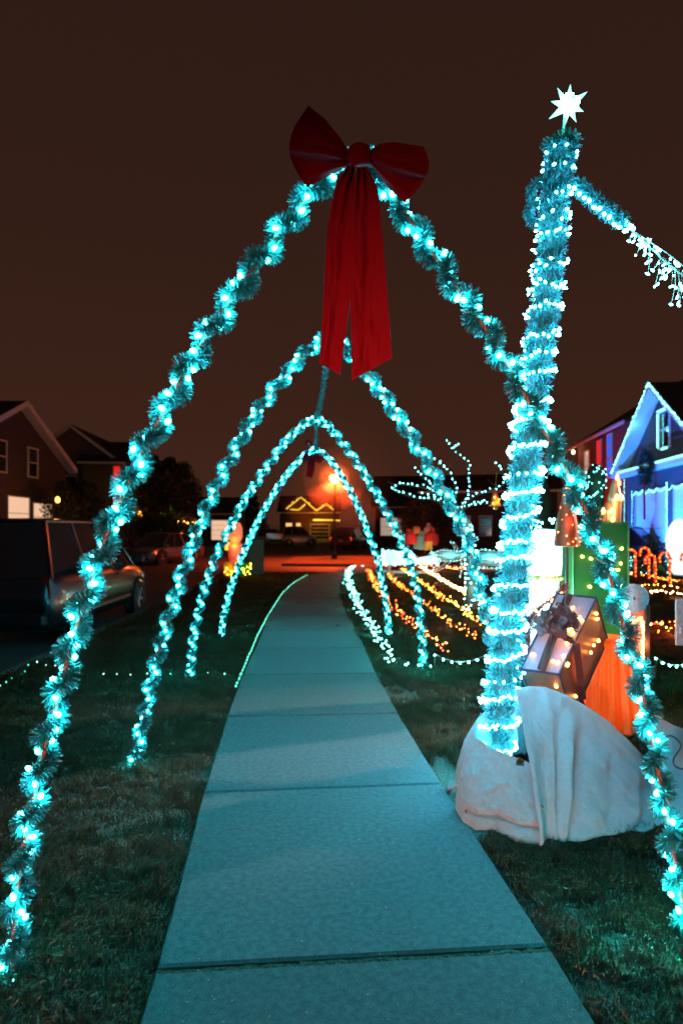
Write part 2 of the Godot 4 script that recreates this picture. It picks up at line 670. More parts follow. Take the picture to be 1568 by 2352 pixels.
# ---------------------------------------------------------------- arches
func lift(pts: Array, zl: float, zr: float) -> Array:
	var x0: float = pts[0][0]
	var x1: float = pts[-1][0]
	var out := []
	for p in pts:
		out.append(at(p[0], p[1], lerp(zl, zr, (p[0] - x0) / (x1 - x0))))
	var o: Array = [out[0] - Vector3(0, 0.12, 0)]
	o.append_array(out)
	o.append(out[-1] - Vector3(0, 0.12, 0))
	return o


func light_arch(label: String, pts: Array, zl: float, zr: float, hr: float, pitch: float, bl: float, bw: float, dens: float, per_turn: float, bulb_r: ArrayMesh, lamp_n: int, lamp_e: float, foot_e := 0.15) -> PackedVector3Array:
	var path := smooth(lift(pts, zl, zr), 0.03)
	var base := path[0]
	base.y = 0.0
	var o := thing("light_arch", label, "light arch", base, "arches of lit garland over the pavement")
	path = moved(path, base)
	var b := MB.new()
	b.tube(path, 0.0085, 0.0085, 8)
	part(o, "pipe", b.mesh(), M.red_pipe)
	var ph := rng.randf() * TAU
	var core := helix(path, hr, pitch, ph, Vector3(0, 0, 1), 0.012)
	for i in core.size():
		core[i] += Vector3(rng.randfn(), rng.randfn(), rng.randfn()) * 0.0012
	part(o, "tinsel", tinsel(core, bl, bw, dens, TINSEL, 0.22), M.tinsel, "", "stuff")
	# the string of lights runs in the other groove of the winding
	var cord := helix(path, 0.013, pitch, ph + PI, Vector3(0, 0, 1), 0.012)
	var flank := [helix(path, 0.026, pitch, ph + PI * 0.50, Vector3(0, 0, 1), 0.012), helix(path, 0.026, pitch, ph - PI * 0.50, Vector3(0, 0, 1), 0.012)]
	b = MB.new()
	var thin := PackedVector3Array()
	for i in range(0, cord.size(), 2): thin.append(cord[i])
	b.tube(thin, 0.0016, 0.0016, 4)
	part(o, "wire", b.mesh(), M.wire)
	var spots := PackedVector3Array()
	var every := pitch / per_turn / 0.012
	var k := 6.0
	var turn := 0
	while k < cord.size() - 3:
		var fl: PackedVector3Array = flank[turn % 2]
		spots.append(fl[min(int(k), fl.size() - 1)] + base + Vector3(rng.randfn(), rng.randfn(), rng.randfn()) * 0.004)
		k += every * rng.randf_range(0.72, 1.28)
		turn += 1
	bulbs_at(o, spots, M.cyan_bulb, bulb_r)
	lamp(o, spots[1], Color(0.15, 1.0, 0.82), 0.11, 0.02, 25.0)
	lamp(o, spots[-5] + Vector3(-0.03, 0.0, 0.05), Color(0.2, 0.97, 0.93), foot_e, 0.02, 25.0)
	for i in lamp_n:
		lamp(o, spots[int((i + 0.5) / lamp_n * spots.size())], Color(0.25, 0.90, 1.0), lamp_e, 0.02, 25.0)
	return moved(path, -base)


const TINSEL := Color(0.022, 0.165, 0.155)
var apex := []


func build_arches() -> void:
	var a1 := [[30, 2230], [34, 2130], [46, 2010], [68, 1880], [98, 1745], [132, 1610], [163, 1490], [208, 1340], [258, 1200], [315, 1065], [385, 930], [458, 800], [540, 675], [622, 560], [700, 460], [762, 392], [815, 352], [866, 402], [914, 466], [972, 550], [1045, 655], [1115, 757], [1180, 862], [1235, 965], [1290, 1065], [1340, 1165], [1384, 1280], [1425, 1415], [1465, 1550], [1492, 1680], [1516, 1800], [1538, 1920], [1560, 2050], [1574, 2135]]
	var a2 := [[310, 1752], [330, 1650], [352, 1550], [378, 1450], [402, 1370], [430, 1285], [460, 1205], [492, 1128], [530, 1050], [575, 970], [625, 900], [672, 843], [718, 796], [757, 775], [800, 806], [850, 865], [905, 942], [955, 1020], [1000, 1095], [1038, 1165], [1070, 1235], [1096, 1320], [1118, 1420], [1136, 1520], [1150, 1640], [1158, 1738]]
	var a3 := [[438, 1545], [443, 1480], [456, 1405], [475, 1335], [500, 1270], [532, 1203], [567, 1140], [610, 1077], [652, 1020], [690, 982], [727, 962], [762, 987], [800, 1035], [845, 1102], [885, 1170], [920, 1240], [945, 1310], [960, 1380], [968, 1450], [972, 1528]]
	var a4 := [[508, 1458], [515, 1410], [530, 1350], [555, 1280], [585, 1212], [622, 1145], [660, 1088], [695, 1050], [724, 1032], [755, 1054], [785, 1095], [815, 1150], [845, 1222], [868, 1292], [882, 1360], [890, 1420], [893, 1458]]
	light_arch("nearest garland arch wound on a red pipe, with the big red bow at its peak", a1, 2.217, 2.44, 0.023, 0.150, 0.041, 0.0034, 3800, 3.3, bulb_mesh, 10, 0.008, 0.16)
	light_arch("second garland arch, its foot just behind the white fleece", a2, 4.2, 4.3, 0.024, 0.150, 0.041, 0.004, 3000, 3.6, bulb_mesh, 8, 0.10)
	light_arch("third garland arch, right foot beside the low sagging string of lights", a3, 6.82, 7.15, 0.025, 0.145, 0.041, 0.005, 2400, 4.0, bulb_mesh, 6, 0.24)
	light_arch("farthest and smallest garland arch, a small red bow hanging at its peak", a4, 9.26, 9.2, 0.025, 0.145, 0.041, 0.006, 2100, 4.0, bulb_mesh, 6, 0.24)
	# dark garland that runs along the ridge from peak to peak
	apex = [at(815, 372, 2.33), at(757, 770, 4.25), at(727, 956, 6.97), at(724, 1028, 9.23)]
	var names := ["unlit dark garland strung between the first and second arch peaks", "unlit dark garland strung between the second and third arch peaks", "unlit dark garland strung between the third arch peak and the farthest one"]
	for i in 3:
		var p: Vector3 = apex[i]
		var q: Vector3 = apex[i + 1]
		var path := PackedVector3Array()
		for k in 60:
			var f := k / 59.0
			path.append(p.lerp(q, f) - Vector3(0, 0.10 * 4.0 * f * (1.0 - f), 0) - p)
		var o := thing("ridge_garland", names[i], "garland", p, "unlit garlands along the ridge")
		var b := MB.new()
		b.tube(path, 0.005, 0.005, 5)
		part(o, "rope", b.mesh(), M.wire)
		part(o, "tinsel", tinsel(helix(path, 0.012, 0.12, 0.0, Vector3(0, 1, 0)), 0.022, 0.003, 700, TINSEL), M.tinsel, "", "stuff")


# ---------------------------------------------------------------- wrapped column
func build_column() -> void:
	var foot := at(1140, 1775, 3.9)
	foot.y = 0.0
	var raw := [at(1132, 1792, 3.9), at(1137, 1740, 3.9), at(1148, 1620, 3.9), at(1160, 1500, 3.9), at(1172, 1380, 3.9), at(1186, 1260, 3.9), at(1200, 1130, 3.9), at(1213, 1000, 3.9), at(1228, 890, 3.9), at(1240, 780, 3.9), at(1255, 670, 3.9), at(1266, 560, 3.9), at(1273, 460, 3.9), at(1284, 380, 3.9), at(1288, 330, 3.9)]
	var path := smooth(raw, 0.03)
	var o := thing("wrapped_post", "tall leaning post wound thick with lit tinsel, a star on its top", "lit post", foot)
	path = moved(path, foot)
	var b := MB.new()
	b.tube(path, 0.06, 0.055, 10)
	part(o, "post", b.mesh(), M.wire)
	var core := helix(path, 0.068, 0.068, 0.4, Vector3(0, 0, 1), 0.012)
	for i in core.size(): core[i] += Vector3(rng.randfn(), rng.randfn(), rng.randfn()) * 0.003
	var cut := int(core.size() * 0.42)
	var cut2 := int(core.size() * 0.72)
	part(o, "tinsel", tinsel(core.slice(0, cut + 1), 0.062, 0.0042, 950, TINSEL, 0.35), M.tinsel, "", "stuff")
	part(o, "tinsel", tinsel(core.slice(cut, cut2 + 1), 0.053, 0.004, 950, TINSEL, 0.35), M.tinsel, "", "stuff")
	part(o, "tinsel", tinsel(core.slice(cut2), 0.046, 0.0038, 950, TINSEL, 0.35), M.tinsel, "", "stuff")
	# loops over the top and two loose loops at the side
	var top := path[-1]
	var lp := PackedVector3Array()
	for k in 40:
		var g := k / 39.0 * TAU
		lp.append(top + Vector3(cos(g) * 0.07, sin(g) * 0.045 - 0.01, sin(g * 2.0) * 0.04))
	part(o, "tinsel_cap", tinsel(lp, 0.056, 0.0034, 2600, TINSEL, 0.5), M.tinsel, "", "stuff")
	for s in [[1224, 442], [1219, 490]]:
		var c := at(s[0], s[1], 3.88) - foot
		var lq := PackedVector3Array()
		for k in 24:
			var g := k / 23.0 * PI - PI * 0.5
			lq.append(c + Vector3(0.10 - cos(g) * 0.11, sin(g) * 0.02 + 0.02 * cos(g), sin(g) * 0.12))
		part(o, "tinsel_loop", tinsel(lq, 0.042, 0.003, 2200, TINSEL, 0.5), M.tinsel, "", "stuff")
	# strings of bulbs wound round outside; dense below, sparse near the top
	var cord := helix(path, 0.116, 0.137, 1.1, Vector3(0, 0, 1), 0.0005)
	var spots := PackedVector3Array()
	var k2 := 0.0
	var total := cord.size()
	while k2 < total - 1:
		var f := k2 / total
		var p := cord[int(k2)]
		var ax := path[clampi(int(f * path.size()), 0, path.size() - 1)]
		p = Vector3(lerpf(p.x, ax.x, 0.16 * f), p.y, lerpf(p.z, ax.z, 0.16 * f))
		spots.append(p + foot + Vector3(0, 0.018 * sin(f * 61.0) + 0.012 * sin(f * 149.0 + 1.0), 0) + Vector3(rng.randfn() * 0.004, rng.randfn() * (0.007 + 0.012 * smoothstep(0.6, 0.9, f)), rng.randfn() * 0.004))
		var gap := 0.019
		if sin(f * 37.0 + 2.0) + sin(f * 83.0) > 1.35: gap = 0.07
		if f > 0.62: gap = 0.036
		if f > 0.80: gap = 0.055
		if f > 0.93: gap = 0.10
		k2 += gap * rng.randf_range(0.7, 1.3) * 0.165 / 0.0005
	# those on the near side first: they are the ones that show
	var front := []
	for p in spots: front.append(p)
	front.sort_custom(func(a, c): return a.z > c.z)
	bulbs_at(o, PackedVector3Array(front), M.column_bulb, make_bulb(0.0068, 0.02), 300)
	for i in 8:
		lamp(o, spots[int((i + 0.5) / 8.0 * spots.size())] + Vector3(0, 0, 0.0), Color(0.38, 0.85, 1.0), 0.03, 0.02, 25.0)
	# star
	var sc := at(1303, 243, 3.9)
	var st := thing("star_topper", "glowing white eight pointed star on top of the leaning post", "star", sc)
	b = MB.new()
	var angs := [36.0, 83.0, 120.0, 165.0, 215.0, 262.0, 297.0, 340.0]
	var lens := [0.145, 0.130, 0.125, 0.105, 0.140, 0.115, 0.112, 0.100]
	var pts := []
	for i in 8:
		var a0: float = deg_to_rad(angs[i])
		var a1: float = deg_to_rad(angs[(i + 1) % 8] + (360.0 if i == 7 else 0.0))
		var am := (a0 + a1) * 0.5
		pts.append(Vector3(cos(a0), sin(a0), 0) * lens[i])
		pts.append(Vector3(cos(am), sin(am), 0) * 0.052)
	for i in 16:
		var p: Vector3 = pts[i]
		var q: Vector3 = pts[(i + 1) % 16]
		b.tri(Vector3(0, 0, 0.035), p, q)
		b.tri(Vector3(0, 0, -0.035), q, p)
	glow("star_glow", lin(0.30, 0.98, 0.92), 2.2)
	part(st, "star_light", b.mesh(), M.star_glow)
	b = MB.new()
	b.tube(PackedVector3Array([Vector3(-0.015, -0.03, 0.0), Vector3(-0.035, -0.22, 0.0)]), 0.008, 0.008, 6)
	part(st, "stem", b.mesh(), M.white_wire)
	var hot := PackedVector3Array()
	for i in 10:
		var g := TAU * i / 10.0
		hot.append(sc + Vector3(cos(g) * 0.05, sin(g) * 0.05, 0.03))
	bulbs_at(st, hot, M.white_bulb, bulb_mesh)
	lamp(st, sc + Vector3(0, 0, 0.06), Color(0.25, 1, 0.95), 0.2, 0.1)
	# tinsel sleeve over the guy rope that leaves the post
	var g0 := at(1318, 415, 3.85)
	var g1 := at(1432, 512, 3.75)
	var rope := [g0, at(1360, 455, 3.82), at(1400, 487, 3.78), g1]
	var gl := thing("guy_garland", "dark tinsel sleeve on the guy rope slanting down from the post", "garland", g0)
	var rp := moved(smooth(rope, 0.02), g0)
	b = MB.new()
	b.tube(rp, 0.012, 0.012, 6)
	part(gl, "rope", b.mesh(), M.wire)
	part(gl, "tinsel", tinsel(helix(rp, 0.022, 0.05, 0.0, Vector3(0, 0, 1), 0.008), 0.046, 0.003, 2000, TINSEL, 0.5), M.tinsel, "", "stuff")
	var gb := PackedVector3Array()
	for i in 11:
		var f := i / 10.0
		gb.append(g0.lerp(g1, f) + Vector3(-0.01, -0.055 - rng.randf() * 0.02, 0.03))
	bulbs_at(gl, gb, M.column_bulb, bulb_mesh)
	# icicle string that hangs from the same rope
	var g2 := at(1640, 690, 3.45)
	var ic := thing("icicle_lights", "string of white icicle bulbs hanging from the bare part of the guy rope", "string lights", g1)
	b = MB.new()
	b.tube(PackedVector3Array([Vector3.ZERO, (g2 - g1) * 0.5 + Vector3(0, -0.02, 0), g2 - g1]), 0.004, 0.004, 5)
	b.tube(PackedVector3Array([Vector3(0, -0.01, 0), (g2 - g1) * 0.5 + Vector3(0, 0.03, 0.01), g2 - g1 + Vector3(0, 0.05, 0)]), 0.003, 0.003, 5)
	var ib := PackedVector3Array()
	for i in 34:
		var f := (i + rng.randf()) / 34.0
		var p := (g2 - g1) * f
		var drop := rng.randf_range(0.03, 0.10) + 0.26 * f * rng.randf()
		var q := p + Vector3(rng.randfn() * 0.02, -drop, rng.randfn() * 0.03)
		b.tube(PackedVector3Array([p, p.lerp(q, 0.5) + Vector3(0.012, 0, 0), q]), 0.0018, 0.0018, 4)
		ib.append(q + g1)
		ib.append(p.lerp(q, 0.55) + Vector3(0.015, 0, 0) + g1)
		if rng.randf() < 0.5: ib.append(p + Vector3(0, 0.02, 0) + g1)
	part(ic, "wire", b.mesh(), M.white_wire)
	bulbs_at(ic, ib, M.small_white_bulb, make_bulb(0.0055, 0.026))
	lamp(ic, ib[ib.size() / 2], Color(0.3, 1, 1), 0.10, 0.02)


# ---------------------------------------------------------------- bows
func bow_loop(o: Node3D, topl: Array, botl: Array, bulge: Vector2, zf: float, puff: float) -> void:
	# front and back faces of a ribbon loop: pinched at the knot, open along its outer fold
	for face in [1, -1]:
		var g := []
		for i in 25:
			var s := i / 24.0
			var t := poly(topl, s)
			var u := poly(botl, s)
			var row := PackedVector3Array()
			for j in 41:
				var w := j / 40.0
				var p := t.lerp(u, w) + bulge * sin(PI * w) * pow(s, 2.0)
				var pleat := 0.016 * sin(w * 23.0 + face + 0.8 * sin(w * 5.0)) * pow(1.0 - s, 0.6) + 0.015 * sin(w * 8.0 + s * 3.5 + face * 2.0) * s + 0.022 * exp(-pow((w - 0.48 - 0.08 * s) / 0.07, 2.0)) * (0.4 + 0.6 * s) - 0.012 * exp(-pow((w - 0.2 - 0.1 * s) / 0.05, 2.0))
				var depth := puff * sin(PI * s) * (0.35 + 0.65 * sin(PI * w)) * 0.9
				row.append(at(p.x, p.y, zf - face * depth - pleat * (0.6 + 0.4 * s) + (0.006 if face < 0 else 0.0)) - o.position)
			g.append(row)
		var b := MB.new()
		b.sheet(g, 0.0015)
		part(o, "loop" if face > 0 else "loop_back", b.mesh(), M.red_velvet)


func poly(pts: Array, s: float) -> Vector2:
	var f := s * (pts.size() - 1)
	var i: int = clampi(int(f), 0, pts.size() - 2)
	return Vector2(pts[i][0], pts[i][1]).lerp(Vector2(pts[i + 1][0], pts[i + 1][1]), f - i)


func bow_tail(o: Node3D, left: Array, right: Array, z0: float, z1: float, fold: float) -> void:
	var g := []
	var cr := FastNoiseLite.new()
	cr.seed = int(z0 * 1000.0)
	cr.frequency = 1.0
	cr.fractal_octaves = 3
	for i in 49:
		var s := i / 48.0
		var a := poly(left, s)
		var c := poly(right, s)
		var row := PackedVector3Array()
		for j in 33:
			var w := j / 32.0
			var p := a.lerp(c, w)
			var z := lerpf(z0, z1, s) - fold * sin(w * PI * 2.2 + s * 1.5) * (1.0 - 0.55 * s) - 0.022 * exp(-s * 6.0) * sin(w * 17.0 + s * 4.0) - 0.008 * cr.get_noise_2d(w * 2.6 + s * 0.6, s * 3.2) - 0.002 * cr.get_noise_2d(w * 6.0, s * 9.0 + w * 4.0)
			row.append(at(p.x, p.y, z) - o.position)
		g.append(row)
	var b := MB.new()
	b.sheet(g, 0.0015)
	part(o, "tail", b.mesh(), M.red_velvet)


func build_bows() -> void:
	var k := at(825, 362, 2.22)
	var o := thing("bow", "big red velvet bow with two long tails on the nearest arch", "bow", k)
	bow_loop(o, [[800, 345], [778, 312], [745, 272], [708, 243]], [[798, 384], [765, 398], [735, 415], [705, 430]], Vector2(-42, 0), 2.22, 0.06)
	bow_loop(o, [[850, 345], [872, 331], [905, 327], [972, 338]], [[852, 378], [878, 415], [905, 445], [930, 466]], Vector2(30, -6), 2.22, 0.06)
	bow_tail(o, [[796, 380], [770, 425], [752, 520], [746, 620], [741, 720], [733, 834]], [[820, 384], [822, 440], [818, 560], [808, 660], [795, 760], [781, 860]], 2.20, 2.17, 0.009)
	bow_tail(o, [[818, 385], [812, 450], [805, 560], [804, 660], [806, 760], [808, 873]], [[846, 382], [868, 440], [880, 560], [888, 660], [893, 730], [900, 822]], 2.18, 2.13, 0.009)
	var b := MB.new()
	var prof := []
	for i in 11:
		var a := i / 10.0
		prof.append(Vector2(0.032 + 0.013 * sin(PI * a) + 0.003 * sin(a * 17.0), (a - 0.5) * 0.075))
	b.lathe([Vector2(0.0, -0.038)] + prof + [Vector2(0.0, 0.038)], 16, Transform3D(Basis(Vector3(0, 0, 1), 0.15).scaled(Vector3(1, 1, 0.9)), Vector3.ZERO))
	part(o, "knot", b.mesh(), M.red_velvet)
	# small bow far down the tunnel
	var k2 := at(716, 1052, 9.1)
	var o2 := thing("bow", "small red bow with one pale tail hanging from the farthest arch", "bow", k2)
	bow_loop(o2, [[712, 1044], [706, 1040], [700, 1042], [696, 1044]], [[712, 1056], [706, 1060], [700, 1062], [697, 1062]], Vector2(-4, 0), 9.1, 0.05)
	bow_loop(o2, [[718, 1044], [726, 1042], [732, 1044], [738, 1046]], [[718, 1056], [726, 1062], [733, 1064], [738, 1062]], Vector2(4, 0), 9.1, 0.05)
	bow_tail(o2, [[708, 1052], [705, 1075], [702, 1094]], [[724, 1054], [722, 1078], [717, 1098]], 9.08, 9.0, 0.02)
	b = MB.new()
	b.ball(Transform3D(Basis().scaled(Vector3(0.035, 0.04, 0.03)), Vector3.ZERO), 8, 10)
	part(o2, "knot", b.mesh(), M.red_velvet)
	var k3 := at(707, 1018, 9.15)
	var o3 := thing("bow", "red ribbon scrap tied to the ridge garland above the farthest arch", "bow", k3)
	bow_loop(o3, [[711, 1010], [708, 1009], [704, 1012]], [[711, 1026], [708, 1028], [703, 1027]], Vector2(-3, 0), 9.15, 0.04)
	b = MB.new()
	b.ball(Transform3D(Basis().scaled(Vector3(0.02, 0.03, 0.02)), at(713, 1018, 9.15) - k3), 6, 8)
	part(o3, "knot", b.mesh(), M.red_velvet)


# ---------------------------------------------------------------- fleece sheets
func build_blanket() -> void:
	# right sheet: draped from the foot of the post over a hidden mound, folds fanning down to the hem
	var tops := [[1186, 1586, 3.80], [1215, 1578, 3.88], [1255, 1580, 3.95], [1300, 1597, 4.02], [1350, 1625, 4.08], [1400, 1660, 4.12], [1445, 1703, 4.16], [1485, 1745, 4.2], [1520, 1790, 4.2]]
	var hems := [[1234, 1940], [1262, 1926], [1290, 1934], [1325, 1934], [1370, 1926], [1415, 1916], [1450, 1908], [1480, 1912], [1512, 1898]]
	var crumple := FastNoiseLite.new()
	crumple.seed = 9
	crumple.frequency = 5.0
	crumple.fractal_octaves = 3
	var g := []
	var nu := 131
	var nv := 72
	for i in nv:
		var v := i / float(nv - 1) * 1.35 - 0.35
		var row := PackedVector3Array()
		for j in nu:
			var u := j / float(nu - 1)
			var f := u * 8.0
			var a: int = clampi(int(f), 0, 7)
			var t := f - a
			var p0 := at(tops[a][0], tops[a][1], tops[a][2])
			var p1 := at(tops[a + 1][0], tops[a + 1][1], tops[a + 1][2])
			var tp := p0.lerp(p1, t)
			var h0 := gp(hems[a][0], hems[a][1], 0.012)
			var h1 := gp(hems[a + 1][0], hems[a + 1][1], 0.012)
			var hp := h0.lerp(h1, t)
			var p: Vector3
			if v < 0.0:
				var w := -v / 0.35
				p = tp + Vector3(0.05 * w, -tp.y * w * w, -0.45 * w)
				p.y = max(p.y, -0.02)
			else:
				var drop := 1.0 - pow(1.0 - v, 1.25)
				p = Vector3(lerpf(tp.x, hp.x, v), lerpf(tp.y, hp.y, pow(v, 0.86)), lerpf(tp.z, hp.z, drop))
				# folds fan out from the crest
				var amp := 0.055 * smoothstep(0.06, 0.45, v) * (1.0 - 0.55 * smoothstep(0.75, 1.0, v))
				var fold := exp(-pow((u - 0.33 + 0.10 * v) / 0.035, 2.0)) + 0.9 * exp(-pow((u - 0.47 + 0.16 * v) / 0.04, 2.0)) + 0.5 * exp(-pow((u - 0.66 + 0.10 * v) / 0.05, 2.0)) + 0.45 * exp(-pow((u - 0.83) / 0.04, 2.0))
				fold -= 0.5 * exp(-pow((u - 0.40 + 0.13 * v) / 0.05, 2.0))
				p -= Vector3(0.25, 0.12, 1.0) * amp * fold
				p += Vector3(0, 0.25, 1.0) * 0.035 * exp(-pow((u - 0.03) / 0.04, 2.0)) * smoothstep(0.1, 0.5, v)
				p += Vector3(0.3, 0.3, 1.0) * 0.008 * sin(u * 23.0 + v * 9.0) * sin(v * 7.0 + 1.0 + u * 5.0)
				p += Vector3(0.2, 0.4, 1.0) * (0.012 * crumple.get_noise_3d(p.x * 1.2, p.y * 0.5, p.z * 1.2) + 0.007 * crumple.get_noise_3d(u * 2.2 + v * 0.4, v * 0.35, 4.0))
				# rolled hem along the ground
				p += Vector3(0, 0.35, 0.6) * 0.022 * exp(-pow((v - 0.965) / 0.022, 2.0)) * (0.6 + 0.4 * sin(u * 17.0))
				p.y = max(p.y, 0.008)
			row.append(p)
		g.append(row)
	var b := MB.new()
	var org := gp(1330, 1930)
	for row in g:
		for j in row.size(): row[j] -= org
	b.sheet(g, 0.007)
	var o := thing("fleece_blanket", "large white fleece draped over the mound behind the nearest arch's right leg", "blanket", org, "white fleece sheets round the post")
	part(o, "cloth", b.mesh(), M.fleece)
	# left sheet: a pocket round the foot of the post
	var et := [[1082, 1688, 3.72], [1100, 1700, 3.66], [1130, 1718, 3.58], [1170, 1735, 3.52], [1205, 1748, 3.5], [1245, 1764, 3.46]]
	var eh := [[1044, 1855], [1062, 1888], [1090, 1906], [1135, 1907], [1185, 1934], [1238, 1940]]
	g = []
	for i in 48:
		var v := i / 47.0
		var row := PackedVector3Array()
		for j in 81:
			var u := j / 80.0
			var f := u * 5.0
			var a: int = clampi(int(f), 0, 4)
			var t := f - a
			var tp: Vector3 = at(et[a][0], et[a][1], et[a][2]).lerp(at(et[a + 1][0], et[a + 1][1], et[a + 1][2]), t)
			var hp := gp(eh[a][0], eh[a][1], 0.01).lerp(gp(eh[a + 1][0], eh[a + 1][1], 0.01), t)
			var p := Vector3(lerpf(tp.x, hp.x, v), lerpf(tp.y, hp.y, pow(v, 0.9)), lerpf(tp.z, hp.z, 1.0 - pow(1.0 - v, 1.3)))
			p += Vector3(-0.035, 0.0, 0.05) * sin(PI * v) * (1.0 - 0.6 * u)
			p -= Vector3(0, 0.1, 1) * 0.035 * exp(-pow((v - 0.80 + 0.05 * u) / 0.035, 2.0)) * smoothstep(0.1, 0.35, u)
			p += Vector3(0, 0.2, 1) * 0.007 * sin(u * 15.0 + v * 6.0) * sin(v * 11.0 + u * 3.0)
			p += Vector3(-0.2, 0.3, 1.0) * (0.013 * crumple.get_noise_3d(p.x * 1.3, p.y * 0.8, p.z) + 0.010 * crumple.get_noise_3d(u * 1.3, v * 1.8, 7.0))
			p += Vector3(0, 0.35, 0.6) * 0.016 * exp(-pow((v - 0.95) / 0.03, 2.0))
			p.y = max(p.y, 0.006)
			row.append(p)
		g.append(row)
	org = gp(1130, 1905)
	for row in g:
		for j in row.size(): row[j] -= org
	b = MB.new()
	b.sheet(g, 0.007)
	o = thing("fleece_blanket", "pinkish white fleece flap that forms a pocket in front of the post's foot", "blanket", org, "white fleece sheets round the post")
	part(o, "cloth", b.mesh(), M.fleece)
	# back flap that curls round the left of the post
	g = []
	var bo := [[1185, 1590, 3.98], [1140, 1612, 3.98], [1100, 1650, 3.95], [1068, 1700, 3.9], [1052, 1750, 3.85], [1046, 1790, 3.83], [1030, 1802, 3.8]]
	var bi := [[1190, 1700, 3.9], [1150, 1705, 3.9], [1112, 1712, 3.86], [1090, 1735, 3.8], [1082, 1770, 3.72], [1072, 1795, 3.70], [1036, 1806, 3.78]]
	for i in 14:
		var v := i / 13.0
		var row := PackedVector3Array()
		for j in 25:
			var u := j / 24.0
			var f := u * 6.0
			var a: int = clampi(int(f), 0, 5)
			var t := f - a
			var tp: Vector3 = at(bo[a][0], bo[a][1], bo[a][2]).lerp(at(bo[a + 1][0], bo[a + 1][1], bo[a + 1][2]), t)
			var hp: Vector3 = at(bi[a][0], bi[a][1], bi[a][2]).lerp(at(bi[a + 1][0], bi[a + 1][1], bi[a + 1][2]), t)
			var p: Vector3 = tp.lerp(hp, v) + Vector3(-0.02, 0.0, 0.05) * sin(PI * v) + Vector3(0, 0.1, 1) * 0.008 * sin(u * 12.0 + v * 5.0)
			p.y = max(p.y, 0.004)
			row.append(p)
		g.append(row)
	org = gp(1050, 1800)
	for row in g:
		for j in row.size(): row[j] -= org
	b = MB.new()
	b.sheet(g, 0.007)
	o = thing("fleece_blanket", "folded back edge of fleece curling round the left side of the post", "blanket", org, "white fleece sheets round the post")
	part(o, "cloth", b.mesh(), M.fleece)
	# further sheet at the edge of the picture, a black cable on it
	g = []
	for i in 20:
		var v := i / 19.0
		var row := PackedVector3Array()
		for j in 25:
			var u := j / 24.0
			var tp := at(1490, 1672, 4.7).lerp(at(1760, 1760, 4.1), u)
			tp.y = max(0.10 + 0.05 * sin(u * 9.0), 0.03)
			var hp := gp(1500, 1872).lerp(gp(1800, 1960), u)
			var p := tp.lerp(hp, v)
			p.y = lerpf(tp.y, 0.01, pow(v, 1.4)) + 0.10 * sin(PI * v) * (0.7 + 0.3 * sin(u * 7.0)) + 0.014 * sin(u * 21.0 + v * 8.0)
			row.append(p)
		g.append(row)
	org = gp(1600, 1850)
	for row in g:
		for j in row.size(): row[j] -= org
	b = MB.new()
	b.sheet(g, 0.007)
	o = thing("fleece_blanket", "low rumpled fleece sheet lying right of the nearest arch leg, cable on it", "blanket", org, "white fleece sheets round the post")
	part(o, "cloth", b.mesh(), M.fleece)
	var cp := smooth([gp(1515, 1700, 0.16), gp(1540, 1690, 0.22), gp(1562, 1712, 0.2), gp(1545, 1745, 0.2), gp(1560, 1765, 0.2), gp(1620, 1770, 0.18)], 0.02)
	b = MB.new()
	b.tube(moved(cp, cp[0]), 0.005, 0.005, 6)
	o = thing("power_cable", "black power cable looping over the rumpled fleece sheet", "cable", cp[0])
	part(o, "cable", b.mesh(), mat("black_rubber", lin(0.02, 0.02, 0.02), 0.5))


# ---------------------------------------------------------------- light-up presents on the right
func hexa(p: Array, inset := 0.0) -> Array:      # the six faces of eight corners, each [a, b, c, d] seen from outside
	return [[p[3], p[2], p[1], p[0]], [p[6], p[7], p[4], p[5]], [p[2], p[6], p[5], p[1]], [p[7], p[3], p[0], p[4]], [p[7], p[6], p[2], p[3]], [p[0], p[1], p[5], p[4]]]


func mesh_panel(b: MB, f: Array, out: float, sag: float) -> void:
	# a face of cloth netting, slightly sagging between its wires
	var nn: Vector3 = (f[2] - f[0]).cross(f[3] - f[1]).normalized()
	var g := []
	for i in 9:
		var row := PackedVector3Array()
		for j in 9:
			var u := j / 8.0
			var v := i / 8.0
			var p: Vector3 = f[0].lerp(f[1], u).lerp(f[3].lerp(f[2], u), v)
			row.append(p + nn * (out - sag * 16.0 * u * (1 - u) * v * (1 - v) + rng.randfn() * sag * 0.12))
		g.append(row)
	b.sheet(g)


func present_box(called: String, label: String, p: Array, faces: Array, edge_mat: Material, bulb_mat: Material, n_bulbs: int, group := "") -> Node3D:
	var org: Vector3 = (p[3] + p[2] + p[6] + p[7]) / 4.0
	var q := []
	for k in p: q.append(k - org)
	var o := thing(called, label, "present", org, group)
	var hx := hexa(q)
	for i in 6:
		var b := MB.new()
		mesh_panel(b, hx[i], 0.0, 0.016)
		part(o, "panel", b.mesh(), faces[i])
	for e in [[0, 1], [1, 2], [2, 3], [3, 0], [4, 5], [5, 6], [6, 7], [7, 4], [0, 4], [1, 5], [2, 6], [3, 7]]:
		var b := MB.new()
		b.tube(PackedVector3Array([q[e[0]], q[e[1]]]), 0.008, 0.008, 6)
		part(o, "frame_wire", b.mesh(), edge_mat)
	var spots := PackedVector3Array()
	for k in n_bulbs:
		var f: Array = hx[[0, 0, 0, 2, 2, 4][k % 6]]
		var nn: Vector3 = (f[2] - f[0]).cross(f[3] - f[1]).normalized()
		var u := rng.randf_range(0.06, 0.94)
		var v := rng.randf_range(0.1, 0.94)
		spots.append(f[0].lerp(f[1], u).lerp(f[3].lerp(f[2], u), v) + nn * 0.006 + org)
	bulbs_at(o, spots, bulb_mat, bulb_mesh)
	return o


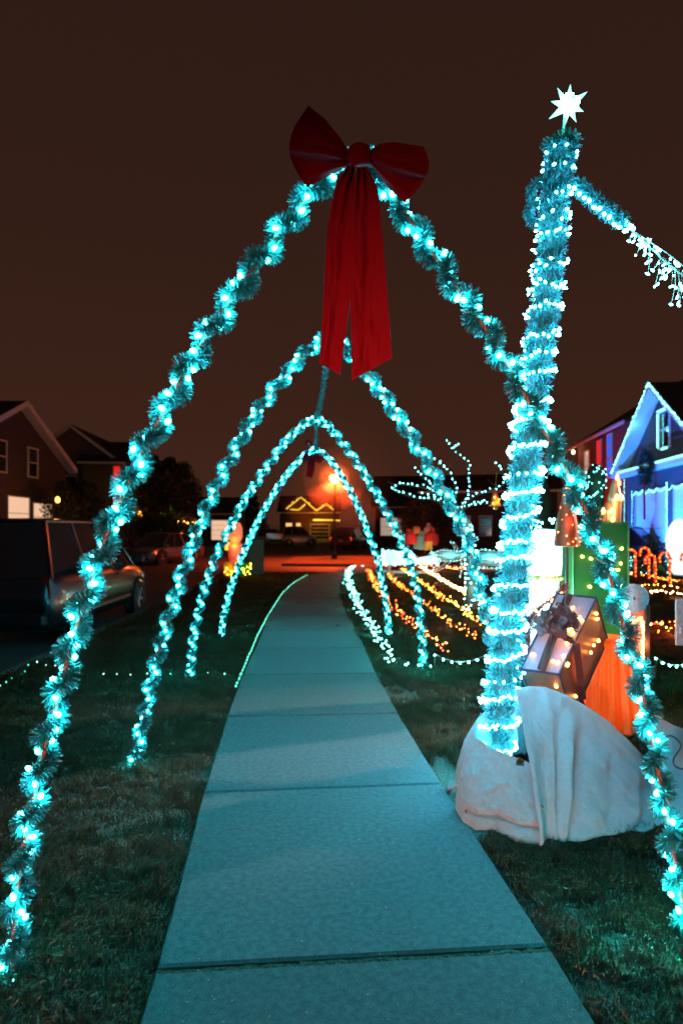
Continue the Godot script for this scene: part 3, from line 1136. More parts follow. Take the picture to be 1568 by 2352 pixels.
func upright(x0: float, x1: float, z0: float, z1: float, y0: float, y1: float, tilt := 0.0) -> Array:
	# corner order: near face top left, top right, bottom right, bottom left, then the far face
	return [Vector3(x0, y1, -z0), Vector3(x1, y1, -z0 - tilt), Vector3(x1, y0, -z0 - tilt), Vector3(x0, y0, -z0), Vector3(x0 + tilt * 0.5, y1, -z1), Vector3(x1 + tilt * 0.5, y1, -z1 - tilt), Vector3(x1 + tilt * 0.5, y0, -z1 - tilt), Vector3(x0 + tilt * 0.5, y0, -z1)]


func cloth_mat(called: String, lo: Color, hi: Color, light: Color) -> StandardMaterial3D:
	var m := grained(mat(called, Color(1, 1, 1), 0.55), noise_tex(0.25, lo, hi, 3, 256, called.hash() % 1000), 5.0)
	m.backlight_enabled = true
	m.backlight = light
	return m


func build_presents() -> void:
	# the tipped glitter box
	var TL := at(1278, 1363, 4.60)
	var TR := at(1369, 1374, 4.66)
	var BR := at(1282, 1549, 4.16)
	var BL := at(1194, 1537, 4.12)
	var D := at(1394, 1470, 4.86) - TR
	var gl := cloth_mat("glitter_lavender", lin(0.20, 0.21, 0.33), lin(0.66, 0.63, 0.76), Color(0.8, 0.7, 0.65))
	gl.metallic = 0.0
	gl.roughness = 0.5
	gl.heightmap_enabled = true
	gl.heightmap_texture = noise_tex(0.35, Color(0, 0, 0), Color(1, 1, 1), 2, 512, 77)
	gl.heightmap_scale = 0.5
	var br := cloth_mat("glitter_brown", lin(0.10, 0.055, 0.04), lin(0.34, 0.2, 0.14), Color(0.6, 0.45, 0.35))
	br.metallic = 0.3
	br.roughness = 0.42
	mat("dark_trim", lin(0.02, 0.025, 0.05), 0.6)
	var o := present_box("present_box", "tipped glittery light-up present with a dark ribbon bow, leaning above the fleece", [TL, TR, BR, BL, TL + D, TR + D, BR + D, BL + D], [gl, br, br, gl, br, gl], M.dark_trim, M.amber_bulb, 26, "light-up presents")
	lamp(o, (TL + BR) * 0.5 + D * 0.55, Color(1.0, 0.55, 0.3), 0.22, 0.03, 6.0)
	var org := o.position
	var nn := (BL - TR).cross(BR - TL).normalized()
	# ribbons round the box
	var rm := cloth_mat("dark_ribbon", lin(0.05, 0.012, 0.01), lin(0.16, 0.035, 0.028), Color(0.1, 0.1, 0.1))
	for r in [[TL.lerp(TR, 0.28), BL.lerp(BR, 0.50), 0.055], [TL.lerp(BL, 0.46), TR.lerp(BR, 0.62), 0.05]]:
		var a: Vector3 = r[0] - org + nn * 0.014
		var c: Vector3 = r[1] - org + nn * 0.014
		var g := []
		var w: Vector3 = (c - a).cross(nn).normalized() * r[2] * 0.5
		for i in 12:
			var p := a.lerp(c, i / 11.0) + nn * rng.randfn() * 0.003
			var row := PackedVector3Array()
			for j in 5: row.append(p + w * (j - 2) * 0.5 + nn * 0.005 * sin(j * 2.1 + i))
			g.append(row)
		var b := MB.new()
		b.sheet(g, 0.002)
		part(o, "ribbon", b.mesh(), rm)
	var rr := [TR.lerp(BR, 0.62) - org, (TR + D).lerp(BR + D, 0.78) - org]
	var bb := MB.new()
	bb.bar(rr[0] + Vector3(0.01, 0, 0.01), rr[1] + Vector3(0.01, 0, 0.01), 0.045, 0.008)
	part(o, "ribbon", bb.mesh(), rm)
	bb = MB.new()
	bb.bar(rr[1], rr[1] + Vector3(0.015, -0.12, 0.06), 0.03, 0.01)
	part(o, "ribbon_end", bb.mesh(), M.red_velvet, "red ribbon end hanging from the corner")
	# ragged bow of the box: crumpled loops of wired ribbon
	var bc := TL.lerp(BR, 0.47) - org + nn * 0.05 + Vector3(-0.03, 0.02, 0)
	for k in 11:
		var ang := TAU * k / 11.0 + rng.randf_range(-0.2, 0.2)
		var ux := (TR - TL).normalized()
		var uy := (TL - BL).normalized()
		var d := ux * cos(ang) + uy * sin(ang)
		var len := rng.randf_range(0.08, 0.15)
		var g := []
		var sw := nn.cross(d).normalized() * rng.randf_range(0.018, 0.03)
		for i in 12:
			var s := i / 11.0 * PI
			var p := bc + d * len * sin(s * 0.5) + nn * (0.045 * sin(s) - 0.01) + d * 0.01 * rng.randfn()
			var row := PackedVector3Array()
			for j in 4: row.append(p + sw * (j - 1.5) * (0.5 + sin(s * 0.5)) + nn * 0.008 * rng.randfn())
			g.append(row)
		var b := MB.new()
		b.sheet(g, 0.002)
		part(o, "bow_loop", b.mesh(), rm)

	# red tinsel behind the box
	var rt := [at(1296, 1345, 5.0), at(1275, 1368, 4.9), at(1240, 1395, 4.8), at(1216, 1425, 4.7), at(1205, 1470, 4.6), at(1200, 1530, 4.5)]
	var rp := smooth(rt, 0.02)
	var t := thing("red_garland", "red tinsel garland behind the upper left edge of the tipped present", "garland", rp[0])
	var rpath := moved(rp, rp[0])
	var b2 := MB.new()
	b2.tube(rpath, 0.006, 0.006, 5)
	part(t, "rope", b2.mesh(), M.wire)
	part(t, "tinsel", tinsel(rpath, 0.06, 0.003, 1600, Color(0.35, 0.01, 0.02), 0.5), M.tinsel, "", "stuff")
	bulb_mass(t, PackedVector3Array([rp[6] + Vector3(0, 0, 0.06), rp[12] + Vector3(0.0, 0.0, 0.06), rp[16] + Vector3(0, 0, 0.07), rp[20] + Vector3(-0.03, 0, 0.06)]), M.amber_bulb, bulb_mesh)

	# orange pleated lantern
	var oc := cloth_mat("orange_cloth", lin(0.75, 0.17, 0.02), lin(0.95, 0.30, 0.05), Color(1.0, 0.9, 0.7))
	var base := Vector3(2.03, 0, -4.95)
	var ol := thing("orange_lantern", "glowing orange pleated cloth lantern between the present and the arch leg", "lantern", base)
	var g2 := []
	for i in 12:
		var v := i / 11.0
		var row := PackedVector3Array()
		for j in 145:
			var a := TAU * j / 144.0
			var r := (0.185 + 0.075 * v) * (1.0 + 0.075 * sin(a * 15.0) + 0.03 * sin(a * 31.0 + v * 2.0))
			row.append(Vector3(cos(a) * r, 0.66 * (1.0 - v) + 0.01, sin(a) * r * 0.9))
		g2.append(row)
	b2 = MB.new()
	b2.sheet(g2)
	part(ol, "shade", b2.mesh(), oc)
	b2 = MB.new()
	b2.lathe([Vector2(0.0, 0.70), Vector2(0.14, 0.685), Vector2(0.19, 0.665)], 24, Transform3D())
	part(ol, "top", b2.mesh(), oc)
	glow("orange_core", lin(1.0, 0.33, 0.04), 6.0)
	b2 = MB.new()
	b2.ball(Transform3D(Basis().scaled(Vector3(0.03, 0.05, 0.03)), Vector3(0.0, 0.38, 0.05)), 6, 8)
	part(ol, "bulb", b2.mesh(), M.orange_core)
	lamp(ol, base + Vector3(0, 0.38, 0.05), Color(1.0, 0.55, 0.2), 0.42, 0.03, 8.0)

	# round cut-out on a stake, seen from behind, over a lit pink panel
	var c0 := at(1455, 1375, 5.0)
	var so := thing("round_cutout", "pale round wooden cutout on a dark stake, seen from its back", "yard cutout", Vector3(c0.x + 0.05, 0, c0.z))
	mat("stake_wood", lin(0.05, 0.035, 0.025), 0.85)
	var pw := grained(mat("primed_wood", Color(1, 1, 1), 0.7), noise_tex(0.04, lin(0.36, 0.38, 0.38), lin(0.58, 0.60, 0.59), 5, 256, 61), 3.0)
	var lc := c0 - so.position
	b2 = MB.new()
	b2.lathe([Vector2(0, 0.012), Vector2(0.108, 0.012), Vector2(0.112, 0.008), Vector2(0.112, -0.008), Vector2(0.108, -0.012), Vector2(0, -0.012)], 40, Transform3D(Basis(Vector3(1, 0, 0), PI / 2), lc))
	part(so, "disc", b2.mesh(), pw)
	b2 = MB.new()
	b2.box(Transform3D(Basis(), lc + Vector3(0.0, -0.01, 0.02)), Vector3(0.052, 0.19, 0.016), 0.003)
	part(so, "batten", b2.mesh(), pw)
	b2 = MB.new()
	b2.box(Transform3D(Basis(), lc + Vector3(-0.012, 0.005, 0.032)), Vector3(0.012, 0.022, 0.008), 0.002)
	part(so, "bracket", b2.mesh(), M.stake_wood)
	b2 = MB.new()
	b2.box(Transform3D(Basis(), Vector3(0.05, 0.43, 0.0)), Vector3(0.032, 0.98, 0.03), 0.004)
	part(so, "stake", b2.mesh(), M.stake_wood)
	var pk := cloth_mat("pink_cloth", lin(0.72, 0.20, 0.12), lin(0.9, 0.36, 0.26), Color(1, 0.7, 0.6))
	var pb := Vector3(at(1456, 1400, 5.08).x, 0, -5.12)
	var pn := thing("pink_lantern", "pink and orange lit panel box under the round cutout", "lantern", pb)
	b2 = MB.new()
	b2.box(Transform3D(Basis(), Vector3(0, 0.64, 0)), Vector3(0.135, 0.50, 0.12), 0.008)
	part(pn, "body", b2.mesh(), pk)
	for x in [-0.035, 0.02]:
		b2 = MB.new()
		b2.box(Transform3D(Basis(), Vector3(x, 0.56, 0.064)), Vector3(0.022, 0.30, 0.008), 0.002)
		part(pn, "stripe", b2.mesh(), pw)
	b2 = MB.new()
	b2.box(Transform3D(Basis(), Vector3(0, 0.2, -0.02)), Vector3(0.03, 0.42, 0.03), 0.004)
	part(pn, "post", b2.mesh(), M.stake_wood)
	var pbp := PackedVector3Array()
	for i in 16: pbp.append(pb + Vector3(0.055 + rng.randfn() * 0.004, 0.45 + i * 0.022, 0.066))
	for i in 6: pbp.append(pb + Vector3(-0.03 + i * 0.014, 0.78 + i * 0.006, 0.066))
	bulbs_at(pn, pbp, M.amber_bulb, bulb_mesh)
	lamp(pn, pb + Vector3(0.03, 0.62, 0.16), Color(1, 0.5, 0.3), 0.05, 0.02, 5.0)

	# weathered grey board at the edge
	var gb := Vector3(2.74, 0, -5.05)
	var bo := thing("board_cutout", "weathered grey plank cutout standing on the lawn at the right edge", "yard cutout", gb)
	var gw := grained(mat("grey_wood", Color(1, 1, 1), 0.8), noise_tex(0.03, lin(0.16, 0.18, 0.2), lin(0.36, 0.38, 0.4), 5, 256, 63), 2.5)
	for i in 4:
		b2 = MB.new()
		var hgt: float = [0.36, 0.40, 0.42, 0.40][i]
		b2.box(Transform3D(Basis(), Vector3(-0.12 + i * 0.082, 0.60 + hgt * 0.5, rng.randf_range(-0.003, 0.003))), Vector3(0.079, hgt, 0.022), 0.004)
		part(bo, "plank", b2.mesh(), gw)
	b2 = MB.new()
	b2.box(Transform3D(Basis(), Vector3(0.02, 0.72, 0.024)), Vector3(0.32, 0.05, 0.02), 0.003)
	part(bo, "batten", b2.mesh(), gw)
	b2 = MB.new()
	b2.box(Transform3D(Basis(), Vector3(0.04, 0.32, -0.02)), Vector3(0.035, 0.66, 0.03), 0.003)
	part(bo, "stake", b2.mesh(), gw)

	# tall green present
	var gf := cloth_mat("green_net", lin(0.012, 0.085, 0.02), lin(0.05, 0.23, 0.045), Color(0.7, 0.9, 0.4))
	mat("green_wire", lin(0.01, 0.12, 0.04), 0.4)
	var o3 := present_box("tall_present", "tall green light-up present with yellow bulbs behind the nearest arch leg", upright(1.985, 2.47, 5.6, 6.05, 0.0, 1.553, 0.03), [gf, gf, gf, gf, gf, gf], M.green_wire, M.yellow_bulb, 54, "light-up presents")
	lamp(o3, Vector3(2.25, 0.45, -5.85), Color(1, 0.8, 0.2), 0.22, 0.03, 8.0)
	# white glowing lantern with a gold band
	glow("white_lantern_cloth", lin(0.72, 0.98, 1.0), 1.6)
	var wl := Vector3(1.78, 0, -5.75)
	var wo := thing("white_lantern", "dazzling white tapered lantern with a gold trim band beside the leaning post", "lantern", wl)
	b2 = MB.new()
	b2.lathe([Vector2(0.0, 1.50), Vector2(0.135, 1.49), Vector2(0.152, 1.46), Vector2(0.155, 1.2), Vector2(0.145, 1.09)], 28, Transform3D())
	part(wo, "upper_lamp", b2.mesh(), M.white_lantern_cloth)
	b2 = MB.new()
	b2.lathe([Vector2(0.128, 1.06), Vector2(0.125, 0.85), Vector2(0.115, 0.5), Vector2(0.15, 0.06), Vector2(0.0, 0.05)], 28, Transform3D())
	part(wo, "lower_lamp", b2.mesh(), M.white_lantern_cloth)
	mat("gold_trim", lin(0.75, 0.5, 0.16), 0.35, 0.8)
	b2 = MB.new()
	b2.lathe([Vector2(0.14, 1.10), Vector2(0.152, 1.095), Vector2(0.152, 1.05), Vector2(0.135, 1.045)], 28, Transform3D())
	for i in 18:
		var a := TAU * i / 18.0
		b2.ball(Transform3D(Basis().scaled(Vector3.ONE * 0.016), Vector3(cos(a) * 0.155, 1.072, sin(a) * 0.155)), 4, 6)
	part(wo, "gold_band", b2.mesh(), M.gold_trim)
	var wb := PackedVector3Array()
	for i in 60:
		var a := rng.randf() * TAU
		wb.append(wl + Vector3(cos(a) * 0.17 - 0.03, 1.28 + rng.randf() * 0.32, sin(a) * 0.17))
	bulbs_at(wo, wb, M.white_bulb, bulb_mesh)
	for c in 3:
		for i in 7:
			wb[i] = wl + Vector3(-0.24 - c * 0.035, 1.08 - i * 0.055 - c * 0.02, 0.08)
		bulb_mass(wo, wb.slice(0, 7), M.white_bulb, bulb_mesh, "icicle_bulbs")
	lamp(wo, wl + Vector3(-0.02, 0.9, 0.24), Color(0.75, 1.0, 1.0), 1.5, 0.15, 12.0)
	# copper mesh cone on the white lantern, gold candle piece on the green present
	var cu := cloth_mat("copper_mesh", lin(0.16, 0.03, 0.01), lin(0.5, 0.12, 0.04), Color(0.5, 0.3, 0.2))
	cu.metallic = 0.5
	var cc := Vector3(1.86, 1.36, -5.4)
	var co := thing("copper_cone", "copper mesh cone tree with red orange bulbs against the tall green present", "cone tree", Vector3(cc.x, 0, cc.z))
	b2 = MB.new()
	b2.tube(PackedVector3Array([Vector3(0, 0, 0), Vector3(0, 1.4, 0)]), 0.012, 0.012, 6)
	part(co, "pole", b2.mesh(), M.stake_wood)
	b2 = MB.new()
	b2.lathe([Vector2(0.0, 1.86), Vector2(0.035, 1.78), Vector2(0.085, 1.55), Vector2(0.105, 1.36), Vector2(0.0, 1.35)], 16, Transform3D())
	part(co, "cone", b2.mesh(), cu)
	var cb := PackedVector3Array()
	for i in 46:
		var f := rng.randf()
		var a := rng.randf() * TAU
		var r := 0.02 + 0.10 * f
		cb.append(cc + Vector3(cos(a) * r, 0.48 - 0.48 * f, sin(a) * r))
	bulbs_at(co, cb, M.orange_bulb, make_bulb(0.004, 0.012))
	lamp(co, cc + Vector3(0.0, 0.2, 0.12), Color(1, 0.35, 0.1), 0.02, 0.02, 4.0)
	var ce := Vector3(2.37, 1.555, -5.85)
	var cn := thing("candle_ornament", "gold wire candle ornament with flame bulbs standing on the green present", "ornament", ce)
	mat("gold_mesh", lin(0.5, 0.36, 0.17), 0.4, 0.6)
	for k in [[0.02, 0.0, 0.20, 0.055], [0.075, 0.0, 0.40, 0.062], [-0.06, 0.02, 0.12, 0.05]]:
		b2 = MB.new()
		b2.lathe([Vector2(0.0, k[2]), Vector2(k[3] * 0.4, k[2] - 0.02), Vector2(k[3], k[2] * 0.55), Vector2(k[3] * 0.8, 0.0), Vector2(0.0, 0.0)], 12, Transform3D(Basis(), Vector3(k[0], 0.0, k[1])))
		part(cn, "wire_cone", b2.mesh(), M.gold_mesh)
	var flame := make_bulb(0.017, 0.06)
	var fl := PackedVector3Array([ce + Vector3(-0.06, 0.10, 0.08), ce + Vector3(0.015, 0.10, 0.08), ce + Vector3(0.06, 0.22, 0.08), ce + Vector3(0.10, 0.22, 0.08), ce + Vector3(0.02, 0.03, 0.09)])
	for p in fl:
		part(cn, "flame_bulb", flame, M.flame_amber if M.has("flame_amber") else glow("flame_amber", lin(1.0, 0.42, 0.05), 7.0)).position = p - ce
	part(cn, "flame_bulb", flame, glow("flame_red", lin(1.0, 0.12, 0.02), 6.0)).position = Vector3(0.085, 0.40, 0.03)
	part(cn, "flame_bulb", flame, M.flame_red).position = Vector3(0.085, 0.35, 0.07)
	lamp(cn, ce + Vector3(0.05, 0.16, 0.14), Color(1, 0.45, 0.12), 0.06, 0.03, 5.0)


# ---------------------------------------------------------------- strings of light on the lawns
func on_lawn(pts: Array) -> Array:
	var o := []
	for p in pts: o.append(gp(p[0], p[1], 0.03))
	return o


func lawn_string(label: String, called: String, path: PackedVector3Array, gap: float, spread: float, mats: Array, scale: float, cord: Material, group: String, lamps: Array, mesh: Mesh = null) -> void:
	var o := thing(called, label, "string lights", path[0], group)
	var b := MB.new()
	b.tube(moved(path, path[0]), 0.003, 0.003, 4)
	part(o, "wire", b.mesh(), cord)
	var sets := []
	for m in mats: sets.append(PackedVector3Array())
	var acc := 0.0
	for i in path.size() - 1:
		var l := path[i].distance_to(path[i + 1])
		acc += l
		while acc > gap:
			acc -= gap * rng.randf_range(0.6, 1.4)
			var p := path[i].lerp(path[i + 1], rng.randf()) + Vector3(rng.randfn() * spread, absf(rng.randfn()) * 0.02 + 0.01, rng.randfn() * spread)
			sets[rng.randi() % mats.size()].append(p)
	for k in mats.size():
		bulb_mass(o, sets[k], mats[k], mesh if mesh else bulb_far, "bulbs", scale)
	if lamps.size() == 3:
		for i in lamps[0]:
			var p := path[int((i + 0.5) / lamps[0] * path.size())]
			lamp(o, p + Vector3(0, 0.10, 0), lamps[1], lamps[2] * 2.2, 0.02, 8.0)


func build_lawn_lights() -> void:
	var grp := "orange strings of light laid across the lawn"
	var oc := Color(1.0, 0.45, 0.1)
	lawn_string("orange string across the lawn nearest the pavement, passing the farthest arch's right foot", "lawn_lights", smooth(on_lawn([[845, 1309], [858, 1335], [873, 1363], [900, 1392], [945, 1432], [1004, 1480], [1030, 1500]]), 0.2), 0.088, 0.05, [M.orange_bulb, M.orange_bulb, M.amber_bulb, M.red_bulb], 0.8, M.wire, grp, [4, oc, 0.04])
	lawn_string("second orange string from the pavement, bending between the third arch and the post", "lawn_lights", smooth(on_lawn([[890, 1318], [915, 1345], [947, 1366], [986, 1396], [1010, 1415], [1050, 1440], [1095, 1470]]), 0.2), 0.096, 0.06, [M.orange_bulb, M.orange_bulb, M.amber_bulb], 0.8, M.wire, grp, [4, oc, 0.04])
	lawn_string("third yellow orange string on the lawn, ending behind the foot of the post", "lawn_lights", smooth(on_lawn([[926, 1308], [971, 1341], [1000, 1364], [1050, 1393], [1100, 1428], [1180, 1470]]), 0.2), 0.088, 0.05, [M.orange_bulb, M.amber_bulb, M.yellow_bulb], 0.9, M.wire, grp, [4, oc, 0.05])
	lawn_string("brightest warm white string of the lawn, upper one running down to the lit tree", "lawn_lights", smooth(on_lawn([[965, 1303], [1000, 1324], [1033, 1344], [1070, 1364], [1100, 1384], [1200, 1430]]), 0.2), 0.05, 0.035, [M.warm_bulb, M.warm_bulb, M.amber_bulb], 1.2, M.wire, grp, [6, Color(1, 0.6, 0.3), 0.12])
	lawn_string("mixed red and yellow row of bulbs on the lawn under the reindeer", "lawn_lights", smooth(on_lawn([[960, 1297], [1000, 1300], [1040, 1303], [1066, 1309], [1110, 1300], [1130, 1296]]), 0.3), 0.09, 0.18, [M.orange_bulb, M.amber_bulb, M.warm_bulb, M.red_bulb], 1.1, M.wire, grp, [4, oc, 0.08])
	lawn_string("orange row of bulbs at the feet of the candy canes", "lawn_lights", smooth(on_lawn([[1425, 1322], [1470, 1320], [1500, 1326], [1540, 1334], [1600, 1338]]), 0.2), 0.075, 0.05, [M.orange_bulb, M.orange_bulb, M.amber_bulb], 1.0, M.wire, grp, [3, oc, 0.05])
	lawn_string("row of warm and yellow bulbs just above the round cutout", "lawn_lights", smooth(on_lawn([[1428, 1345], [1470, 1346], [1510, 1345], [1540, 1350], [1600, 1352]]), 0.2), 0.12, 0.05, [M.warm_bulb, M.amber_bulb, M.yellow_bulb, M.orange_bulb], 1.0, M.wire, grp, [3, oc, 0.06])
	lawn_string("short warm white row of bulbs to the right of the round cutout", "lawn_lights", smooth(on_lawn([[1490, 1364], [1510, 1358], [1530, 1362], [1550, 1366], [1610, 1372]]), 0.2), 0.11, 0.04, [M.warm_bulb], 1.0, M.wire, grp, [2, oc, 0.06])
	lawn_string("scattered orange and warm bulbs on the lawn behind the grey plank cutout", "lawn_lights", smooth(on_lawn([[1490, 1442], [1520, 1430], [1545, 1440], [1530, 1452], [1560, 1462], [1600, 1450]]), 0.1), 0.085, 0.10, [M.warm_bulb, M.orange_bulb, M.amber_bulb, M.red_bulb], 0.8, M.wire, grp, [3, Color(1, 0.35, 0.06), 0.10])

	# white string that edges the pavement on the right, zigzagging
	var zz := []
	var ez := [[835, 1302], [812, 1302], [800, 1310], [799, 1325], [803, 1345], [812, 1368], [824, 1395], [838, 1418], [855, 1446], [872, 1472], [888, 1497], [902, 1518], [915, 1528], [940, 1532], [985, 1534]]
	for i in ez.size():
		zz.append(gp(ez[i][0], ez[i][1], 0.03))
	lawn_string("dense white green string zigzagging along the right edge of the pavement", "edge_lights", smooth(zz, 0.1), 0.075, 0.05, [M.edge_bulb, M.edge_bulb, M.small_white_bulb], 0.72, M.wire, "", [8, Color(0.35, 1, 0.85), 0.05], bulb_mesh)
	# green rope light along the left edge
	var rl := smooth(on_lawn([[541, 1578], [555, 1546], [572, 1505], [590, 1464], [608, 1428], [628, 1394], [650, 1362], [676, 1338], [705, 1321]]), 0.06)
	var o := thing("rope_light", "green rope light lying along the left edge of the pavement", "rope light", rl[0])
	glow("rope_glow", lin(0.01, 0.50, 0.28), 0.16, lin(0.01, 0.10, 0.07))
	var b := MB.new()
	b.tube(moved(rl, rl[0]), 0.011, 0.011, 6)
	part(o, "tube_light", b.mesh(), M.rope_glow)
	var rb := PackedVector3Array()
	for i in range(0, rl.size(), 3): rb.append(rl[i] + Vector3(rng.randfn() * 0.004, 0.009, 0))
	bulb_mass(o, rb, glow("rope_spark", lin(0.03, 0.9, 0.55), 7.0), bulb_far, "bulbs", 0.7)
	for i in 5: lamp(o, rl[int((i + 0.5) / 5.0 * rl.size())] + Vector3(0, 0.05, 0), Color(0.2, 1, 0.7), 0.012, 0.02, 4.0)
	# loose string half sunk in the grass on the left
	lawn_string("faint string of green and white bulbs half sunk in the left grass", "grass_lights", smooth([gp(533, 1556, 0.02), gp(490, 1549, 0.0), gp(440, 1549, 0.01), gp(390, 1549, 0.0), gp(310, 1552, 0.0), gp(200, 1556, 0.0), gp(95, 1530, 0.0), gp(60, 1545, 0.0), gp(0, 1578, 0.0)], 0.1), 0.17, 0.02, [glow("dim_white", lin(0.5, 1.0, 0.8), 3.0), glow("dim_green", lin(0.02, 0.7, 0.35), 4.0)], 0.8, M.wire, "", [])
	# sagging strings on little stakes, left and right of the post
	var k := 0
	for s in [[[[968, 1534], [998, 1502], [1115, 1508]], "low sagging string of pale bulbs on stakes left of the leaning post"], [[[1496, 1478], [1505, 1500], [1600, 1508]], "low sagging string of pale green bulbs on stakes beside the grey plank cutout"]]:
		var st: Array = s[0]
		var h: float = 0.0
		var p0 := gp(st[1][0], 1534.0 if k == 0 else 1560.0)
		var p1 := gp(st[2][0], 1536.0 if k == 0 else 1560.0)
		var hh := 0.15 if k == 0 else 0.22
		var so := thing("stake_lights", s[1], "string lights", p0, "low strings of bulbs on stakes")
		var path := PackedVector3Array()
		for i in 31:
			var f := i / 30.0
			path.append(p0.lerp(p1, f) + Vector3(0, hh - 0.08 * 4.0 * f * (1.0 - f), 0))
		b = MB.new()
		b.tube(moved(path, p0), 0.0025, 0.0025, 4)
		part(so, "wire", b.mesh(), M.white_wire)
		for p in [p0, p1]:
			b = MB.new()
			b.box(Transform3D(Basis(), p - p0 + Vector3(0, hh * 0.5, 0)), Vector3(0.012, hh + 0.02, 0.012), 0.002)
			part(so, "stake", b.mesh(), M.wire)
		var bp := PackedVector3Array()
		for i in range(0, 31, 5):
			bp.append(path[i] - Vector3(0, 0.014, 0))
		bulbs_at(so, bp, M.edge_bulb, bulb_mesh)
		lamp(so, path[15] + Vector3(0, 0, 0.05), Color(0.3, 1, 0.8), 0.05, 0.02, 5.0)
		k += 1


# ---------------------------------------------------------------- far decorations on the right lawn and the left verge
func branch(b: MB, p: Vector3, d: Vector3, l: float, r: float, depth: int, tips: Array, bend := Vector3.ZERO) -> void:
	var pts := PackedVector3Array()
	var q := p
	var dd := d
	for i in 7:
		pts.append(q)
		q += dd * l / 6.0
		dd = (dd + bend * 0.16 + Vector3(rng.randfn(), rng.randfn(), rng.randfn()) * 0.08).normalized()
	b.tube(pts, r, r * 0.55, 6)
	tips.append(pts)
	if depth > 0:
		for k in 2 + rng.randi() % 2:
			var i: int = 3 + rng.randi() % 4
			var nd := (dd + Vector3(rng.randf_range(-1, 1), rng.randf_range(-0.2, 0.7), rng.randf_range(-0.8, 0.8)) * 0.9).normalized()
			branch(b, pts[i], nd, l * rng.randf_range(0.55, 0.8), r * 0.55, depth - 1, tips, bend * 0.8)


